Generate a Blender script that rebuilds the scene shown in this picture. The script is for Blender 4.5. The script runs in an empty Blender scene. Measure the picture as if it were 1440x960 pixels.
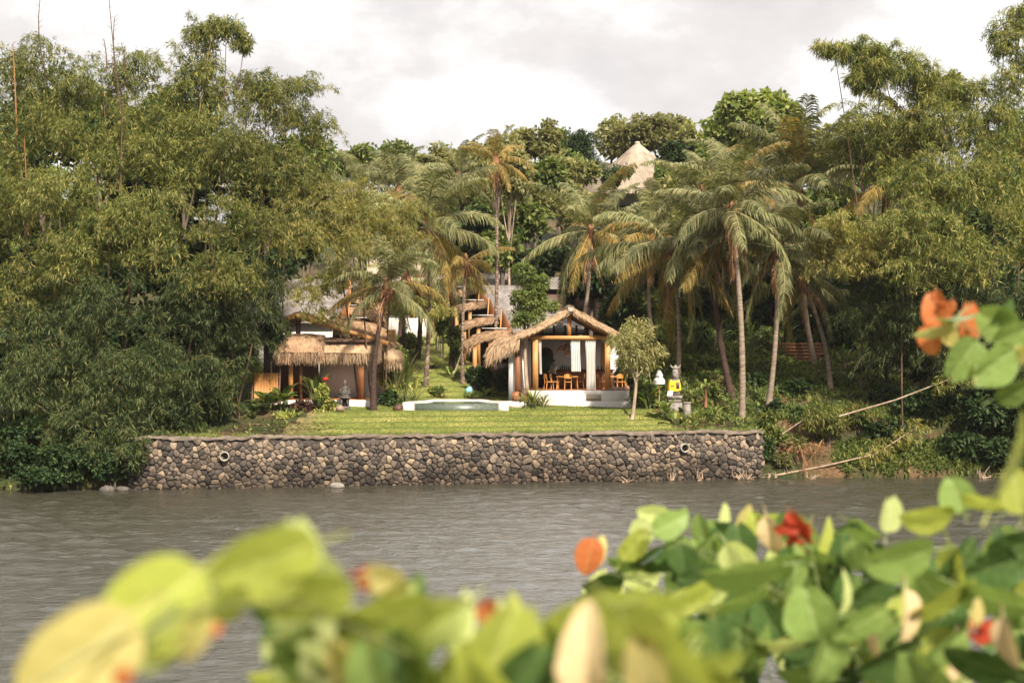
import bpy, math, random
import numpy as np
from mathutils import Vector, Matrix

rng = np.random.default_rng(11)
random.seed(5)
SC = bpy.context.scene
COL = SC.collection
CAM_H = 7.5
F = 2000.0            # focal length in photo pixels (1440 wide)


def P(px, py, Y):
    return np.array([(px - 720.0) * Y / F, Y, CAM_H - (py - 480.0) * Y / F])


def PXw(px, Y):
    return (px - 720.0) * Y / F


def PZ(py, Y):
    return CAM_H - (py - 480.0) * Y / F


def unit(v):
    v = np.asarray(v, float)
    n = np.linalg.norm(v, axis=-1, keepdims=True)
    return v / np.maximum(n, 1e-9)


def rand_unit(n):
    return unit(rng.normal(size=(n, 3)))


def tag(o, label=None, cat=None, group=None, kind=None):
    if label: o['label'] = label
    if cat: o['category'] = cat
    if group: o['group'] = group
    if kind: o['kind'] = kind
    return o


def thing(name, label, cat, loc=(0, 0, 0), group=None, rz=0.0):
    o = bpy.data.objects.new(name, None)
    o.empty_display_size = 0.2
    o.location = Vector([float(v) for v in loc])
    o.rotation_euler = (0, 0, rz)
    COL.objects.link(o)
    return tag(o, label, cat, group)


class MB:
    """collects geometry in world coordinates, builds one mesh object"""
    def __init__(self):
        self.v = []; self.nv = 0
        self.lv = []; self.lt = []
        self.r = []

    def add(self, verts, faces, rnd=None):
        verts = np.asarray(verts, float).reshape(-1, 3)
        b = self.nv
        self.v.append(verts); self.nv += len(verts)
        self.r.append(np.full(len(verts), rng.random() if rnd is None else rnd))
        for f in faces:
            self.lv.append(np.asarray(f, np.int64) + b)
            self.lt.append(np.array([len(f)]))

    def quads(self, V, rnd):
        n = len(V)
        if n == 0: return
        self.v.append(V.reshape(-1, 3)); 
        self.lv.append(np.arange(4 * n) + self.nv)
        self.lt.append(np.full(n, 4))
        self.nv += 4 * n
        self.r.append(np.repeat(rnd, 4))

    def grid(self, G, rnd=None, closed=False):
        a, b = G.shape[:2]
        idx = np.arange(a * b).reshape(a, b)
        if closed: idx = np.concatenate([idx, idx[:, :1]], 1)
        q = np.stack([idx[:-1, :-1], idx[:-1, 1:], idx[1:, 1:], idx[1:, :-1]], -1).reshape(-1, 4)
        self.v.append(G.reshape(-1, 3).astype(float))
        self.lv.append((q + self.nv).reshape(-1)); self.lt.append(np.full(len(q), 4))
        self.nv += a * b
        self.r.append(np.full(a * b, rng.random() if rnd is None else rnd))

    def box(self, lo, hi, rz=0.0, piv=None, taper=0.0):
        lo = np.array(lo, float); hi = np.array(hi, float)
        x0, y0, z0 = lo; x1, y1, z1 = hi
        t = taper
        v = np.array([[x0, y0, z0], [x1, y0, z0], [x1, y1, z0], [x0, y1, z0],
                      [x0 + t, y0 + t, z1], [x1 - t, y0 + t, z1], [x1 - t, y1 - t, z1], [x0 + t, y1 - t, z1]])
        if rz:
            c = (lo + hi) / 2 if piv is None else np.array(piv, float)
            d = v - c
            v = c + np.stack([d[:, 0] * math.cos(rz) - d[:, 1] * math.sin(rz), d[:, 0] * math.sin(rz) + d[:, 1] * math.cos(rz), d[:, 2]], 1)
        self.add(v, [(3, 2, 1, 0), (4, 5, 6, 7), (0, 1, 5, 4), (1, 2, 6, 5), (2, 3, 7, 6), (3, 0, 4, 7)])
        return self

    def bar(self, a, b, w, h=None, up=(0, 0, 1)):
        h = w if h is None else h
        a = np.array(a, float); b = np.array(b, float)
        t = unit(b - a); s = np.cross(t, np.array(up, float))
        if np.linalg.norm(s) < 1e-4: s = np.cross(t, (0, 1, 0))
        s = unit(s); u = np.cross(s, t)
        v = []
        for p in (a, b):
            for i, j in ((-1, -1), (1, -1), (1, 1), (-1, 1)):
                v.append(p + s * i * w / 2 + u * j * h / 2)
        self.add(v, [(0, 1, 2, 3), (7, 6, 5, 4), (0, 4, 5, 1), (1, 5, 6, 2), (2, 6, 7, 3), (3, 7, 4, 0)])
        return self

    def tube(self, pts, rad, n=7, cap=True, rnd=None):
        pts = np.asarray(pts, float); k = len(pts)
        rad = np.broadcast_to(np.asarray(rad, float), (k,))
        T = np.gradient(pts, axis=0); T = unit(T)
        ref = np.array([1.0, 0.0, 0.0]) if abs(T[0][0]) < 0.8 else np.array([0, 1.0, 0])
        A = unit(np.cross(T, ref)); B = np.cross(T, A)
        th = np.linspace(0, 2 * math.pi, n, endpoint=False)
        G = pts[:, None, :] + rad[:, None, None] * (A[:, None, :] * np.cos(th)[None, :, None] + B[:, None, :] * np.sin(th)[None, :, None])
        b = self.nv
        self.grid(G, rnd=rnd, closed=True)
        if cap:
            self.lv.append(np.arange(n) + b); self.lt.append(np.array([n]))
            self.lv.append(np.arange(n)[::-1] + b + (k - 1) * n); self.lt.append(np.array([n]))
        return self

    def lathe(self, prof, c, n=12, rnd=None, sx=1.0, sy=1.0):
        c = np.array(c, float)
        th = np.linspace(0, 2 * math.pi, n, endpoint=False)
        G = np.array([[[r * math.cos(t) * sx, r * math.sin(t) * sy, z] for t in th] for r, z in prof]) + c
        b = self.nv
        self.grid(G, rnd=rnd, closed=True)
        k = len(prof)
        self.lv.append(np.arange(n)[::-1] + b); self.lt.append(np.array([n]))
        self.lv.append(np.arange(n) + b + (k - 1) * n); self.lt.append(np.array([n]))
        return self

    def prism(self, poly, z0, z1):
        n = len(poly)
        v = [(x, y, z0) for x, y in poly] + [(x, y, z1) for x, y in poly]
        f = [tuple(range(n))[::-1], tuple(range(n, 2 * n))] + [(i, (i + 1) % n, n + (i + 1) % n, n + i) for i in range(n)]
        self.add(v, f); return self

    def blob(self, c, R, n=10, m=7, noise=0.0, rnd=None):
        th = np.linspace(0, 2 * math.pi, n, endpoint=False); ph = np.linspace(0.05, math.pi - 0.05, m)
        k = 1 + noise * rng.normal(size=(m, n, 1))
        G = np.stack([np.outer(np.sin(ph), np.cos(th)), np.outer(np.sin(ph), np.sin(th)), np.repeat(np.cos(ph)[:, None], n, 1)], -1) * k
        b = self.nv
        self.grid(np.array(c) + G * np.array(R), rnd=rnd, closed=True)
        self.lv.append(np.arange(n) + b); self.lt.append(np.array([n]))
        self.lv.append(np.arange(n)[::-1] + b + (m - 1) * n); self.lt.append(np.array([n]))
        return self

    def mesh(self, name, mat, origin=(0, 0, 0), smooth=False):
        me = bpy.data.meshes.new(name)
        v = np.concatenate(self.v) - np.array(origin, float)
        lv = np.concatenate(self.lv).astype(np.int32); lt = np.concatenate(self.lt)
        ls = (np.cumsum(lt) - lt).astype(np.int32)
        me.vertices.add(len(v)); me.vertices.foreach_set('co', v.astype(np.float32).ravel())
        me.loops.add(len(lv)); me.loops.foreach_set('vertex_index', lv)
        me.polygons.add(len(lt)); me.polygons.foreach_set('loop_start', ls)
        me.update(calc_edges=True)
        at = me.attributes.new('rnd', 'FLOAT', 'POINT')
        at.data.foreach_set('value', np.concatenate(self.r).astype(np.float32))
        if smooth: me.polygons.foreach_set('use_smooth', np.ones(len(lt), bool))
        me.materials.append(mat)
        return me

    def build(self, name, mat, parent=None, smooth=False):
        org = (0, 0, 0)
        if parent is not None:
            p = parent
            while p.parent is not None: p = p.parent
            org = tuple(p.location)
        o = bpy.data.objects.new(name, self.mesh(name, mat, org, smooth))
        COL.objects.link(o)
        if parent is not None: o.parent = parent
        return o


def copy_tree(o, parent=None):
    c = o.copy(); COL.objects.link(c)
    if parent is not None: c.parent = parent
    for ch in KIDS(o): copy_tree(ch, c)
    return c


def KIDS(o):
    return list(o.children)

# ------------------------------------------------------------------ materials
def new_mat(name):
    m = bpy.data.materials.new(name); m.use_nodes = True
    nt = m.node_tree; nt.nodes.clear()
    return m, nt


def N(nt, t, **kw):
    n = nt.nodes.new(t)
    for k, v in kw.items():
        if k in n.inputs: n.inputs[k].default_value = v
        else: setattr(n, k, v)
    return n


def ramp(nt, stops, fac):
    r = nt.nodes.new('ShaderNodeValToRGB')
    e = r.color_ramp.elements
    while len(e) < len(stops): e.new(0.5)
    for i, (p, c) in enumerate(stops):
        e[i].position = p; e[i].color = (*c, 1)
    nt.links.new(fac, r.inputs['Fac'])
    return r.outputs['Color']


def attr_rnd(nt):
    return N(nt, 'ShaderNodeAttribute', attribute_name='rnd').outputs['Fac']


def mixc(nt, a, b, fac, mode='MIX'):
    m = nt.nodes.new('ShaderNodeMix'); m.data_type = 'RGBA'; m.blend_type = mode
    for s, v in ((m.inputs[6], a), (m.inputs[7], b)):
        if isinstance(v, tuple): s.default_value = (*v, 1)
        else: nt.links.new(v, s)
    if isinstance(fac, float): m.inputs[0].default_value = fac
    else: nt.links.new(fac, m.inputs[0])
    return m.outputs[2]


def noise(nt, scale, detail=4, vec=None, rough=0.6, obj=True):
    n = N(nt, 'ShaderNodeTexNoise', Scale=scale, Detail=detail, Roughness=rough)
    if vec is None:
        tc = nt.nodes.new('ShaderNodeTexCoord'); vec = tc.outputs['Object']
    nt.links.new(vec, n.inputs['Vector'])
    return n.outputs['Fac']


def mapped(nt, scale, kind='Object'):
    tc = nt.nodes.new('ShaderNodeTexCoord')
    mp = nt.nodes.new('ShaderNodeMapping'); mp.inputs['Scale'].default_value = scale
    nt.links.new(tc.outputs[kind], mp.inputs['Vector'])
    return mp.outputs['Vector']


def leaf_mat(name, cols, transl=0.3, rough=0.5, hue_obj=0.25, spec=0.12):
    """foliage: colour varies leaf by leaf and in patches"""
    m, nt = new_mat(name); L = nt.links.new
    k = len(cols)
    fac = attr_rnd(nt)
    nz = noise(nt, 0.55, 3)
    mm = N(nt, 'ShaderNodeMath', operation='MULTIPLY_ADD'); L(nz, mm.inputs[0]); mm.inputs[1].default_value = 0.9; mm.inputs[2].default_value = -0.45
    ad = N(nt, 'ShaderNodeMath', operation='ADD', use_clamp=True); L(fac, ad.inputs[0]); L(mm.outputs[0], ad.inputs[1])
    c = ramp(nt, [(i / (k - 1), cols[i]) for i in range(k)], ad.outputs[0])
    oi = nt.nodes.new('ShaderNodeObjectInfo')
    hs = nt.nodes.new('ShaderNodeHueSaturation')
    mr = N(nt, 'ShaderNodeMapRange'); L(oi.outputs['Random'], mr.inputs['Value'])
    mr.inputs['To Min'].default_value = 1 - hue_obj; mr.inputs['To Max'].default_value = 1 + hue_obj
    L(mr.outputs[0], hs.inputs['Value']); L(c, hs.inputs['Color'])
    pb = N(nt, 'ShaderNodeBsdfPrincipled', Roughness=rough); L(hs.outputs[0], pb.inputs['Base Color'])
    pb.inputs['Specular IOR Level'].default_value = spec
    tr = nt.nodes.new('ShaderNodeBsdfTranslucent')
    tc = mixc(nt, hs.outputs[0], (1.0, 0.95, 0.35), 0.55, 'MULTIPLY')
    br = mixc(nt, tc, (1.6, 1.7, 1.3), 1.0, 'MULTIPLY')
    L(br, tr.inputs['Color'])
    mx = nt.nodes.new('ShaderNodeMixShader'); mx.inputs[0].default_value = transl
    L(pb.outputs[0], mx.inputs[1]); L(tr.outputs[0], mx.inputs[2])
    out = nt.nodes.new('ShaderNodeOutputMaterial'); L(mx.outputs[0], out.inputs[0])
    return m


def solid(name, cols, scale=4.0, rough=0.7, bump=0.0, stretch=(1, 1, 1), rnd=0.0, spec=0.4, metal=0.0, bump_scale=None, trans=0.0):
    m, nt = new_mat(name); L = nt.links.new
    vec = mapped(nt, stretch)
    nz = noise(nt, scale, 5, vec)
    if rnd > 0:
        r = attr_rnd(nt)
        mx = N(nt, 'ShaderNodeMix'); mx.inputs[0].default_value = rnd
        L(nz, mx.inputs[2]); L(r, mx.inputs[3]); nz2 = mx.outputs[0]
    else:
        nz2 = nz
    k = len(cols)
    lo, hi = (0.3, 0.7) if rnd < 0.5 else (0.1, 0.9)
    c = ramp(nt, [(lo + (hi - lo) * i / max(1, k - 1), cols[i]) for i in range(k)], nz2) if k > 1 else None
    pb = N(nt, 'ShaderNodeBsdfPrincipled', Roughness=rough, Metallic=metal)
    pb.inputs['Specular IOR Level'].default_value = spec
    if c is None: pb.inputs['Base Color'].default_value = (*cols[0], 1)
    else: L(c, pb.inputs['Base Color'])
    if bump:
        b = N(nt, 'ShaderNodeBump', Strength=bump, Distance=0.05)
        L(noise(nt, bump_scale or scale * 3, 5, vec), b.inputs['Height']); L(b.outputs[0], pb.inputs['Normal'])
    out = nt.nodes.new('ShaderNodeOutputMaterial')
    if trans > 0:
        tr = nt.nodes.new('ShaderNodeBsdfTranslucent')
        if c is None: tr.inputs[0].default_value = (*cols[0], 1)
        else: L(c, tr.inputs[0])
        mx = nt.nodes.new('ShaderNodeMixShader'); mx.inputs[0].default_value = trans
        L(pb.outputs[0], mx.inputs[1]); L(tr.outputs[0], mx.inputs[2]); L(mx.outputs[0], out.inputs[0])
    else:
        L(pb.outputs[0], out.inputs[0])
    return m


M = {}
# foliage
M['bamboo'] = leaf_mat('bamboo_leaf', [(0.028, 0.048, 0.014), (0.09, 0.118, 0.03), (0.2, 0.205, 0.055), (0.34, 0.29, 0.1)], 0.33)
M['bamboo_shaded'] = leaf_mat('bamboo_leaf_shaded', [(0.012, 0.026, 0.011), (0.032, 0.052, 0.018), (0.06, 0.076, 0.026), (0.12, 0.12, 0.045)], 0.22)  # bamboo leaf with the shade under the overhang put into its colour
M['bamboo_pale'] = leaf_mat('bamboo_leaf_pale', [(0.08, 0.095, 0.024), (0.165, 0.17, 0.042), (0.26, 0.235, 0.07), (0.34, 0.27, 0.11)], 0.36)
M['leaf_green'] = leaf_mat('leaf_mid_green', [(0.045, 0.08, 0.022), (0.115, 0.15, 0.04), (0.22, 0.225, 0.07)], 0.32)  # mid green, lightened partly in place of haze on far trees
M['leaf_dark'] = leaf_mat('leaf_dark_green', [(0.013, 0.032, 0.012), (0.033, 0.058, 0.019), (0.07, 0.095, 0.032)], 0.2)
M['leaf_olive'] = leaf_mat('leaf_olive', [(0.1, 0.115, 0.04), (0.2, 0.2, 0.075), (0.31, 0.275, 0.125)], 0.36)  # olive green, lightened partly to stand in for distance haze
M['leaf_fresh'] = leaf_mat('leaf_fresh_green', [(0.07, 0.105, 0.027), (0.16, 0.195, 0.05), (0.27, 0.27, 0.09)], 0.34)
M['leaf_pale'] = leaf_mat('leaf_pale_olive', [(0.13, 0.14, 0.05), (0.21, 0.2, 0.085), (0.3, 0.26, 0.12)], 0.3)
M['leaf_lime'] = leaf_mat('leaf_variegated', [(0.08, 0.14, 0.03), (0.26, 0.27, 0.06), (0.45, 0.4, 0.13)], 0.25)
M['leaf_maroon'] = leaf_mat('leaf_maroon', [(0.03, 0.018, 0.015), (0.06, 0.025, 0.02), (0.09, 0.05, 0.03)], 0.15)
M['frond'] = leaf_mat('palm_frond', [(0.06, 0.072, 0.03), (0.145, 0.15, 0.06), (0.27, 0.245, 0.12)], 0.28, 0.55, 0.3, 0.15)
M['frond_yellow'] = leaf_mat('palm_frond_yellow', [(0.1, 0.09, 0.03), (0.22, 0.16, 0.045), (0.33, 0.22, 0.07)], 0.3, 0.5, 0.2)
M['frond_dead'] = leaf_mat('palm_frond_dead', [(0.13, 0.06, 0.03), (0.26, 0.125, 0.06), (0.38, 0.23, 0.13)], 0.2, 0.7, 0.2)
M['litter'] = leaf_mat('leaf_litter', [(0.06, 0.04, 0.025), (0.13, 0.085, 0.05), (0.24, 0.17, 0.1)], 0.1, 0.8, 0.1)
# wood etc.
M['palm_trunk'] = solid('palm_trunk', [(0.13, 0.095, 0.07), (0.3, 0.235, 0.18)], 1.2, 0.9, 0.9, (2, 2, 9), spec=0.15, bump_scale=2.0)
M['palm_trunk_dark'] = solid('palm_trunk_dark', [(0.03, 0.02, 0.017), (0.085, 0.05, 0.038)], 1.4, 0.9, 0.9, (2, 2, 8), spec=0.15, bump_scale=2.0)
M['palm_trunk_spotted'] = solid('palm_trunk_spotted', [(0.06, 0.035, 0.025), (0.14, 0.09, 0.07), (0.45, 0.38, 0.3)], 3.2, 0.9, 0.8, (2, 2, 3), spec=0.15)
M['bark'] = solid('bark', [(0.06, 0.045, 0.035), (0.17, 0.13, 0.1)], 5, 0.9, 0.8, (1, 1, 0.3), spec=0.15)
M['bark_pale'] = solid('bark_pale', [(0.18, 0.13, 0.09), (0.4, 0.31, 0.23)], 4, 0.9, 0.6, (1, 1, 0.4), spec=0.15)
M['culm'] = solid('bamboo_culm', [(0.12, 0.1, 0.035), (0.22, 0.17, 0.06)], 3, 0.5, 0.2, (1, 1, .3))
M['culm_orange'] = solid('bamboo_culm_orange', [(0.2, 0.085, 0.028), (0.3, 0.15, 0.05)], 3, 0.5, 0.2, (1, 1, .3))
M['culm_dark'] = solid('bamboo_culm_dark', [(0.05, 0.03, 0.02), (0.13, 0.07, 0.04)], 3, 0.6, 0.2, (1, 1, .3))
M['thatch'] = solid('thatch', [(0.26, 0.165, 0.095), (0.42, 0.29, 0.18), (0.55, 0.41, 0.28)], 2.2, 0.95, 0.9, (1, 1, 1), 0.6, 0.1)
M['thatch_pale'] = solid('thatch_pale', [(0.29, 0.23, 0.17), (0.41, 0.335, 0.255), (0.5, 0.42, 0.33)], 2.2, 0.95, 0.9, (1, 1, 1), 0.5, 0.1)
M['thatch_hill'] = solid('thatch_hill', [(0.22, 0.17, 0.125), (0.31, 0.25, 0.19), (0.38, 0.31, 0.245)], 2.2, 0.95, 0.9, (1, 1, 1), 0.5, 0.1)
M['thatch_brown'] = solid('thatch_brown', [(0.19, 0.11, 0.065), (0.34, 0.22, 0.135), (0.46, 0.32, 0.21)], 2.2, 0.95, 0.9, (1, 1, 1), 0.6, 0.1)
M['wood'] = solid('wood_honey', [(0.38, 0.17, 0.05), (0.52, 0.27, 0.095)], 3, 0.5, 0.25, (6, 6, 0.6))
M['wood_red'] = solid('wood_red_brown', [(0.16, 0.06, 0.025), (0.27, 0.11, 0.045)], 3, 0.5, 0.25, (6, 6, 0.6))
M['wood_dark'] = solid('wood_dark', [(0.045, 0.022, 0.014), (0.09, 0.045, 0.028)], 3, 0.6, 0.2, (6, 6, 0.6))
M['wood_chair'] = solid('wood_chair', [(0.42, 0.17, 0.04), (0.55, 0.25, 0.07)], 4, 0.4, 0.1, (5, 5, 1))
M['plaster'] = solid('white_plaster', [(0.52, 0.48, 0.43), (0.64, 0.6, 0.56)], 1.3, 0.85, 0.15, spec=0.2)
M['white_wall'] = solid('white_wall', [(0.7, 0.69, 0.67), (0.78, 0.77, 0.75)], 1.3, 0.85, 0.1, spec=0.2)
M['plaster_grey'] = solid('grey_plaster', [(0.3, 0.29, 0.27), (0.38, 0.37, 0.35)], 1.3, 0.85, 0.1, spec=0.2)
M['interior_shade'] = solid('interior_shade_colour', [(0.02, 0.014, 0.011), (0.04, 0.027, 0.02)], 2, 0.9)  # near-black colour stands in for the shade of unlit rooms
M['cloth'] = solid('white_curtain', [(0.72, 0.69, 0.64), (0.82, 0.79, 0.75)], 3, 0.9, 0.0, spec=0.1, trans=0.25)
M['cloth_white'] = solid('white_cloth', [(0.78, 0.77, 0.78), (0.86, 0.85, 0.86)], 3, 0.9, 0.0, spec=0.1, trans=0.2)
M['cloth_yellow'] = solid('yellow_cloth', [(0.75, 0.36, 0.02), (0.85, 0.5, 0.05)], 3, 0.8, 0.0, spec=0.1)
M['stone_grey'] = solid('carved_stone', [(0.12, 0.105, 0.09), (0.3, 0.27, 0.24)], 6, 0.95, 0.6, spec=0.1)
M['stone_dark'] = solid('dark_carved_stone', [(0.05, 0.045, 0.04), (0.15, 0.135, 0.12)], 7, 0.95, 0.6, spec=0.1)
M['concrete'] = solid('concrete_pipe', [(0.22, 0.2, 0.17), (0.36, 0.33, 0.29)], 6, 0.9, 0.4, spec=0.2)
M['black'] = solid('black_shade_and_cord', [(0.008, 0.008, 0.008)], 1, 0.9)
M['coconut'] = solid('coconut', [(0.42, 0.17, 0.03), (0.5, 0.27, 0.06)], 4, 0.5, rnd=0.5)
M['husk'] = solid('brown_sheath', [(0.13, 0.055, 0.025), (0.3, 0.14, 0.07)], 5, 0.9, 0.5, (1, 1, .4))
M['rattan'] = solid('woven_rattan', [(0.42, 0.22, 0.06), (0.6, 0.36, 0.13)], 12, 0.7, 0.6, rnd=0.4)
M['branch'] = solid('dead_branch', [(0.16, 0.11, 0.075), (0.34, 0.25, 0.17)], 4, 0.9, 0.5, (1, 1, 1))
M['skin'] = solid('skin', [(0.25, 0.13, 0.08)], 2, 0.5)
M['shirt'] = solid('grey_green_shirt', [(0.1, 0.115, 0.1), (0.14, 0.155, 0.14)], 3, 0.9)
M['trousers'] = solid('dark_trousers', [(0.02, 0.02, 0.025)], 3, 0.9)
M['hair'] = solid('black_hair', [(0.006, 0.005, 0.005)], 3, 0.5)
M['glass_bottle'] = solid('dark_bottle', [(0.02, 0.02, 0.015), (0.06, 0.05, 0.03)], 1, 0.15, rnd=1.0)
M['wicker'] = solid('pendant_wicker', [(0.2, 0.1, 0.06), (0.4, 0.25, 0.16)], 14, 0.8, 0.5)
M['terracotta'] = solid('terracotta', [(0.3, 0.15, 0.09), (0.42, 0.24, 0.15)], 5, 0.85, 0.2)
M['teal_glaze'] = solid('teal_glaze', [(0.15, 0.38, 0.4), (0.25, 0.5, 0.52)], 4, 0.3)
M['red_flower'] = leaf_mat('red_flower', [(0.3, 0.03, 0.015), (0.42, 0.07, 0.03), (0.5, 0.16, 0.06)], 0.3)


def shingle_mat():
    m, nt = new_mat('grey_shingle'); L = nt.links.new
    tc = nt.nodes.new('ShaderNodeTexCoord')
    sx = nt.nodes.new('ShaderNodeSeparateXYZ'); L(tc.outputs['Object'], sx.inputs[0])
    cb = nt.nodes.new('ShaderNodeCombineXYZ'); L(sx.outputs['X'], cb.inputs['X']); L(sx.outputs['Z'], cb.inputs['Y'])
    br = N(nt, 'ShaderNodeTexBrick', Scale=1.0)
    br.inputs['Brick Width'].default_value = 0.28; br.inputs['Row Height'].default_value = 0.16
    br.inputs['Mortar Size'].default_value = 0.012
    br.inputs['Color1'].default_value = (0.21, 0.19, 0.18, 1); br.inputs['Color2'].default_value = (0.29, 0.265, 0.255, 1)
    br.inputs['Mortar'].default_value = (0.15, 0.132, 0.125, 1)
    L(cb.outputs[0], br.inputs['Vector'])
    c = mixc(nt, br.outputs['Color'], ramp(nt, [(0.3, (0.55, 0.53, 0.5)), (0.7, (1.1, 1.08, 1.05))], noise(nt, 0.9, 5)), 1.0, 'MULTIPLY')
    pb = N(nt, 'ShaderNodeBsdfPrincipled', Roughness=0.9); L(c, pb.inputs['Base Color']); pb.inputs['Specular IOR Level'].default_value = 0.1
    b = N(nt, 'ShaderNodeBump', Strength=0.5, Distance=0.03); L(br.outputs['Fac'], b.inputs['Height']); b.invert = True; L(b.outputs[0], pb.inputs['Normal'])
    out = nt.nodes.new('ShaderNodeOutputMaterial'); L(pb.outputs[0], out.inputs[0])
    return m
M['shingle'] = shingle_mat()


def stone_wall_mat():
    m, nt = new_mat('rubble_stone'); L = nt.links.new
    r = attr_rnd(nt)
    c = ramp(nt, [(0.0, (0.045, 0.04, 0.037)), (0.25, (0.085, 0.072, 0.063)), (0.55, (0.155, 0.125, 0.102)), (0.8, (0.235, 0.185, 0.138)), (1.0, (0.38, 0.29, 0.2))], r)
    c = mixc(nt, c, ramp(nt, [(0.3, (0.55, 0.53, 0.5)), (0.7, (1.25, 1.22, 1.18))], noise(nt, 5.0, 5)), 1.0, 'MULTIPLY')
    # damp, algae-dark band above the river level, with a ragged edge, and black seep stains
    tc = nt.nodes.new('ShaderNodeTexCoord'); sx = nt.nodes.new('ShaderNodeSeparateXYZ'); L(tc.outputs['Object'], sx.inputs[0])
    nz = noise(nt, 0.6, 5)
    ad = N(nt, 'ShaderNodeMath', operation='MULTIPLY_ADD'); L(nz, ad.inputs[0]); ad.inputs[1].default_value = -3.0; L(sx.outputs['Z'], ad.inputs[2])
    mr = N(nt, 'ShaderNodeMapRange'); L(ad.outputs[0], mr.inputs['Value']); mr.inputs['From Min'].default_value = -1.0; mr.inputs['From Max'].default_value = 0.05
    mr.inputs['To Min'].default_value = 0.85; mr.inputs['To Max'].default_value = 0.0
    c = mixc(nt, c, mixc(nt, c, (0.34, 0.32, 0.31), 1.0, 'MULTIPLY'), mr.outputs[0])
    pb = N(nt, 'ShaderNodeBsdfPrincipled', Roughness=0.8); L(c, pb.inputs['Base Color']); pb.inputs['Specular IOR Level'].default_value = 0.25
    b = N(nt, 'ShaderNodeBump', Strength=0.6, Distance=0.05); L(noise(nt, 9.0, 5), b.inputs['Height']); L(b.outputs[0], pb.inputs['Normal'])
    out = nt.nodes.new('ShaderNodeOutputMaterial'); L(pb.outputs[0], out.inputs[0])
    return m
M['rubble'] = stone_wall_mat()
M['mortar'] = solid('dark_mortar', [(0.04, 0.034, 0.028), (0.1, 0.083, 0.07)], 3, 0.95, 0.5)
M['mortar_top'] = solid('mortar_cap', [(0.09, 0.07, 0.055), (0.19, 0.15, 0.115)], 3, 0.95, 0.6)


def lawn_mat():
    m, nt = new_mat('lawn'); L = nt.links.new
    c = ramp(nt, [(0.3, (0.1, 0.125, 0.03)), (0.5, (0.185, 0.197, 0.056)), (0.72, (0.29, 0.26, 0.105))], noise(nt, 0.5, 6, mapped(nt, (1, 1.6, 1))))
    c2 = mixc(nt, c, ramp(nt, [(0.35, (0.6, 0.66, 0.5)), (0.65, (1.2, 1.15, 1.0))], noise(nt, 7.0, 5)), 1.0, 'MULTIPLY')
    tcx = nt.nodes.new('ShaderNodeTexCoord'); sx = nt.nodes.new('ShaderNodeSeparateXYZ'); L(tcx.outputs['Object'], sx.inputs[0])
    ad = N(nt, 'ShaderNodeMath', operation='MULTIPLY_ADD'); L(noise(nt, 0.7, 6), ad.inputs[0]); ad.inputs[1].default_value = 5.0; L(sx.outputs['X'], ad.inputs[2])
    mr = N(nt, 'ShaderNodeMapRange'); L(ad.outputs[0], mr.inputs['Value']); mr.inputs['From Min'].default_value = -9.2; mr.inputs['From Max'].default_value = -7.4; mr.inputs['To Min'].default_value = 0.85; mr.inputs['To Max'].default_value = 0
    c2 = mixc(nt, c2, ramp(nt, [(.35, (0.1, 0.085, 0.04)), (.65, (0.19, 0.135, 0.075))], noise(nt, 4.0, 6)), mr.outputs[0])
    pb = N(nt, 'ShaderNodeBsdfPrincipled', Roughness=0.9); L(c2, pb.inputs['Base Color']); pb.inputs['Specular IOR Level'].default_value = 0.1
    b = N(nt, 'ShaderNodeBump', Strength=0.9, Distance=0.08); L(noise(nt, 9.0, 6), b.inputs['Height']); L(b.outputs[0], pb.inputs['Normal'])
    out = nt.nodes.new('ShaderNodeOutputMaterial'); L(pb.outputs[0], out.inputs[0])
    return m
M['lawn'] = lawn_mat()
M['grass_blade'] = leaf_mat('grass_blade', [(0.092, 0.13, 0.032), (0.175, 0.21, 0.058), (0.28, 0.275, 0.1)], 0.25, 0.7, 0.0, 0.1)


def earth_mat():
    m, nt = new_mat('earth'); L = nt.links.new
    c = ramp(nt, [(0.32, (0.03, 0.045, 0.015)), (0.5, (0.055, 0.055, 0.024)), (0.68, (0.13, 0.08, 0.045))], noise(nt, 0.35, 7))
    c2 = mixc(nt, c, ramp(nt, [(0.3, (0.5, 0.5, 0.5)), (0.7, (1.3, 1.25, 1.2))], noise(nt, 5.0, 6)), 1.0, 'MULTIPLY')
    pb = N(nt, 'ShaderNodeBsdfPrincipled', Roughness=0.95); L(c2, pb.inputs['Base Color']); pb.inputs['Specular IOR Level'].default_value = 0.1
    b = N(nt, 'ShaderNodeBump', Strength=1.0, Distance=0.2); L(noise(nt, 3.0, 7), b.inputs['Height']); L(b.outputs[0], pb.inputs['Normal'])
    out = nt.nodes.new('ShaderNodeOutputMaterial'); L(pb.outputs[0], out.inputs[0])
    return m
M['earth'] = earth_mat()


def water_mat(name, base, scale=(3.0, 6.0, 1), strength=0.8, rough=0.05, dist=0.08):
    m, nt = new_mat(name); L = nt.links.new
    v1 = mapped(nt, scale); v2 = mapped(nt, (scale[0] * 0.28, scale[1] * 0.22, 1))
    n1 = noise(nt, 1.0, 6, v1, 0.62); n2 = noise(nt, 1.0, 3, v2)
    ad = N(nt, 'ShaderNodeMath', operation='MULTIPLY_ADD'); L(n2, ad.inputs[0]); ad.inputs[1].default_value = 1.6; L(n1, ad.inputs[2])
    b = N(nt, 'ShaderNodeBump', Strength=strength, Distance=dist); L(ad.outputs[0], b.inputs['Height'])
    pb = N(nt, 'ShaderNodeBsdfPrincipled', Roughness=rough, IOR=1.33); pb.inputs['Base Color'].default_value = (*base, 1)
    pb.inputs['Specular IOR Level'].default_value = 0.5
    L(b.outputs[0], pb.inputs['Normal'])
    out = nt.nodes.new('ShaderNodeOutputMaterial'); L(pb.outputs[0], out.inputs[0])
    return m
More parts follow.
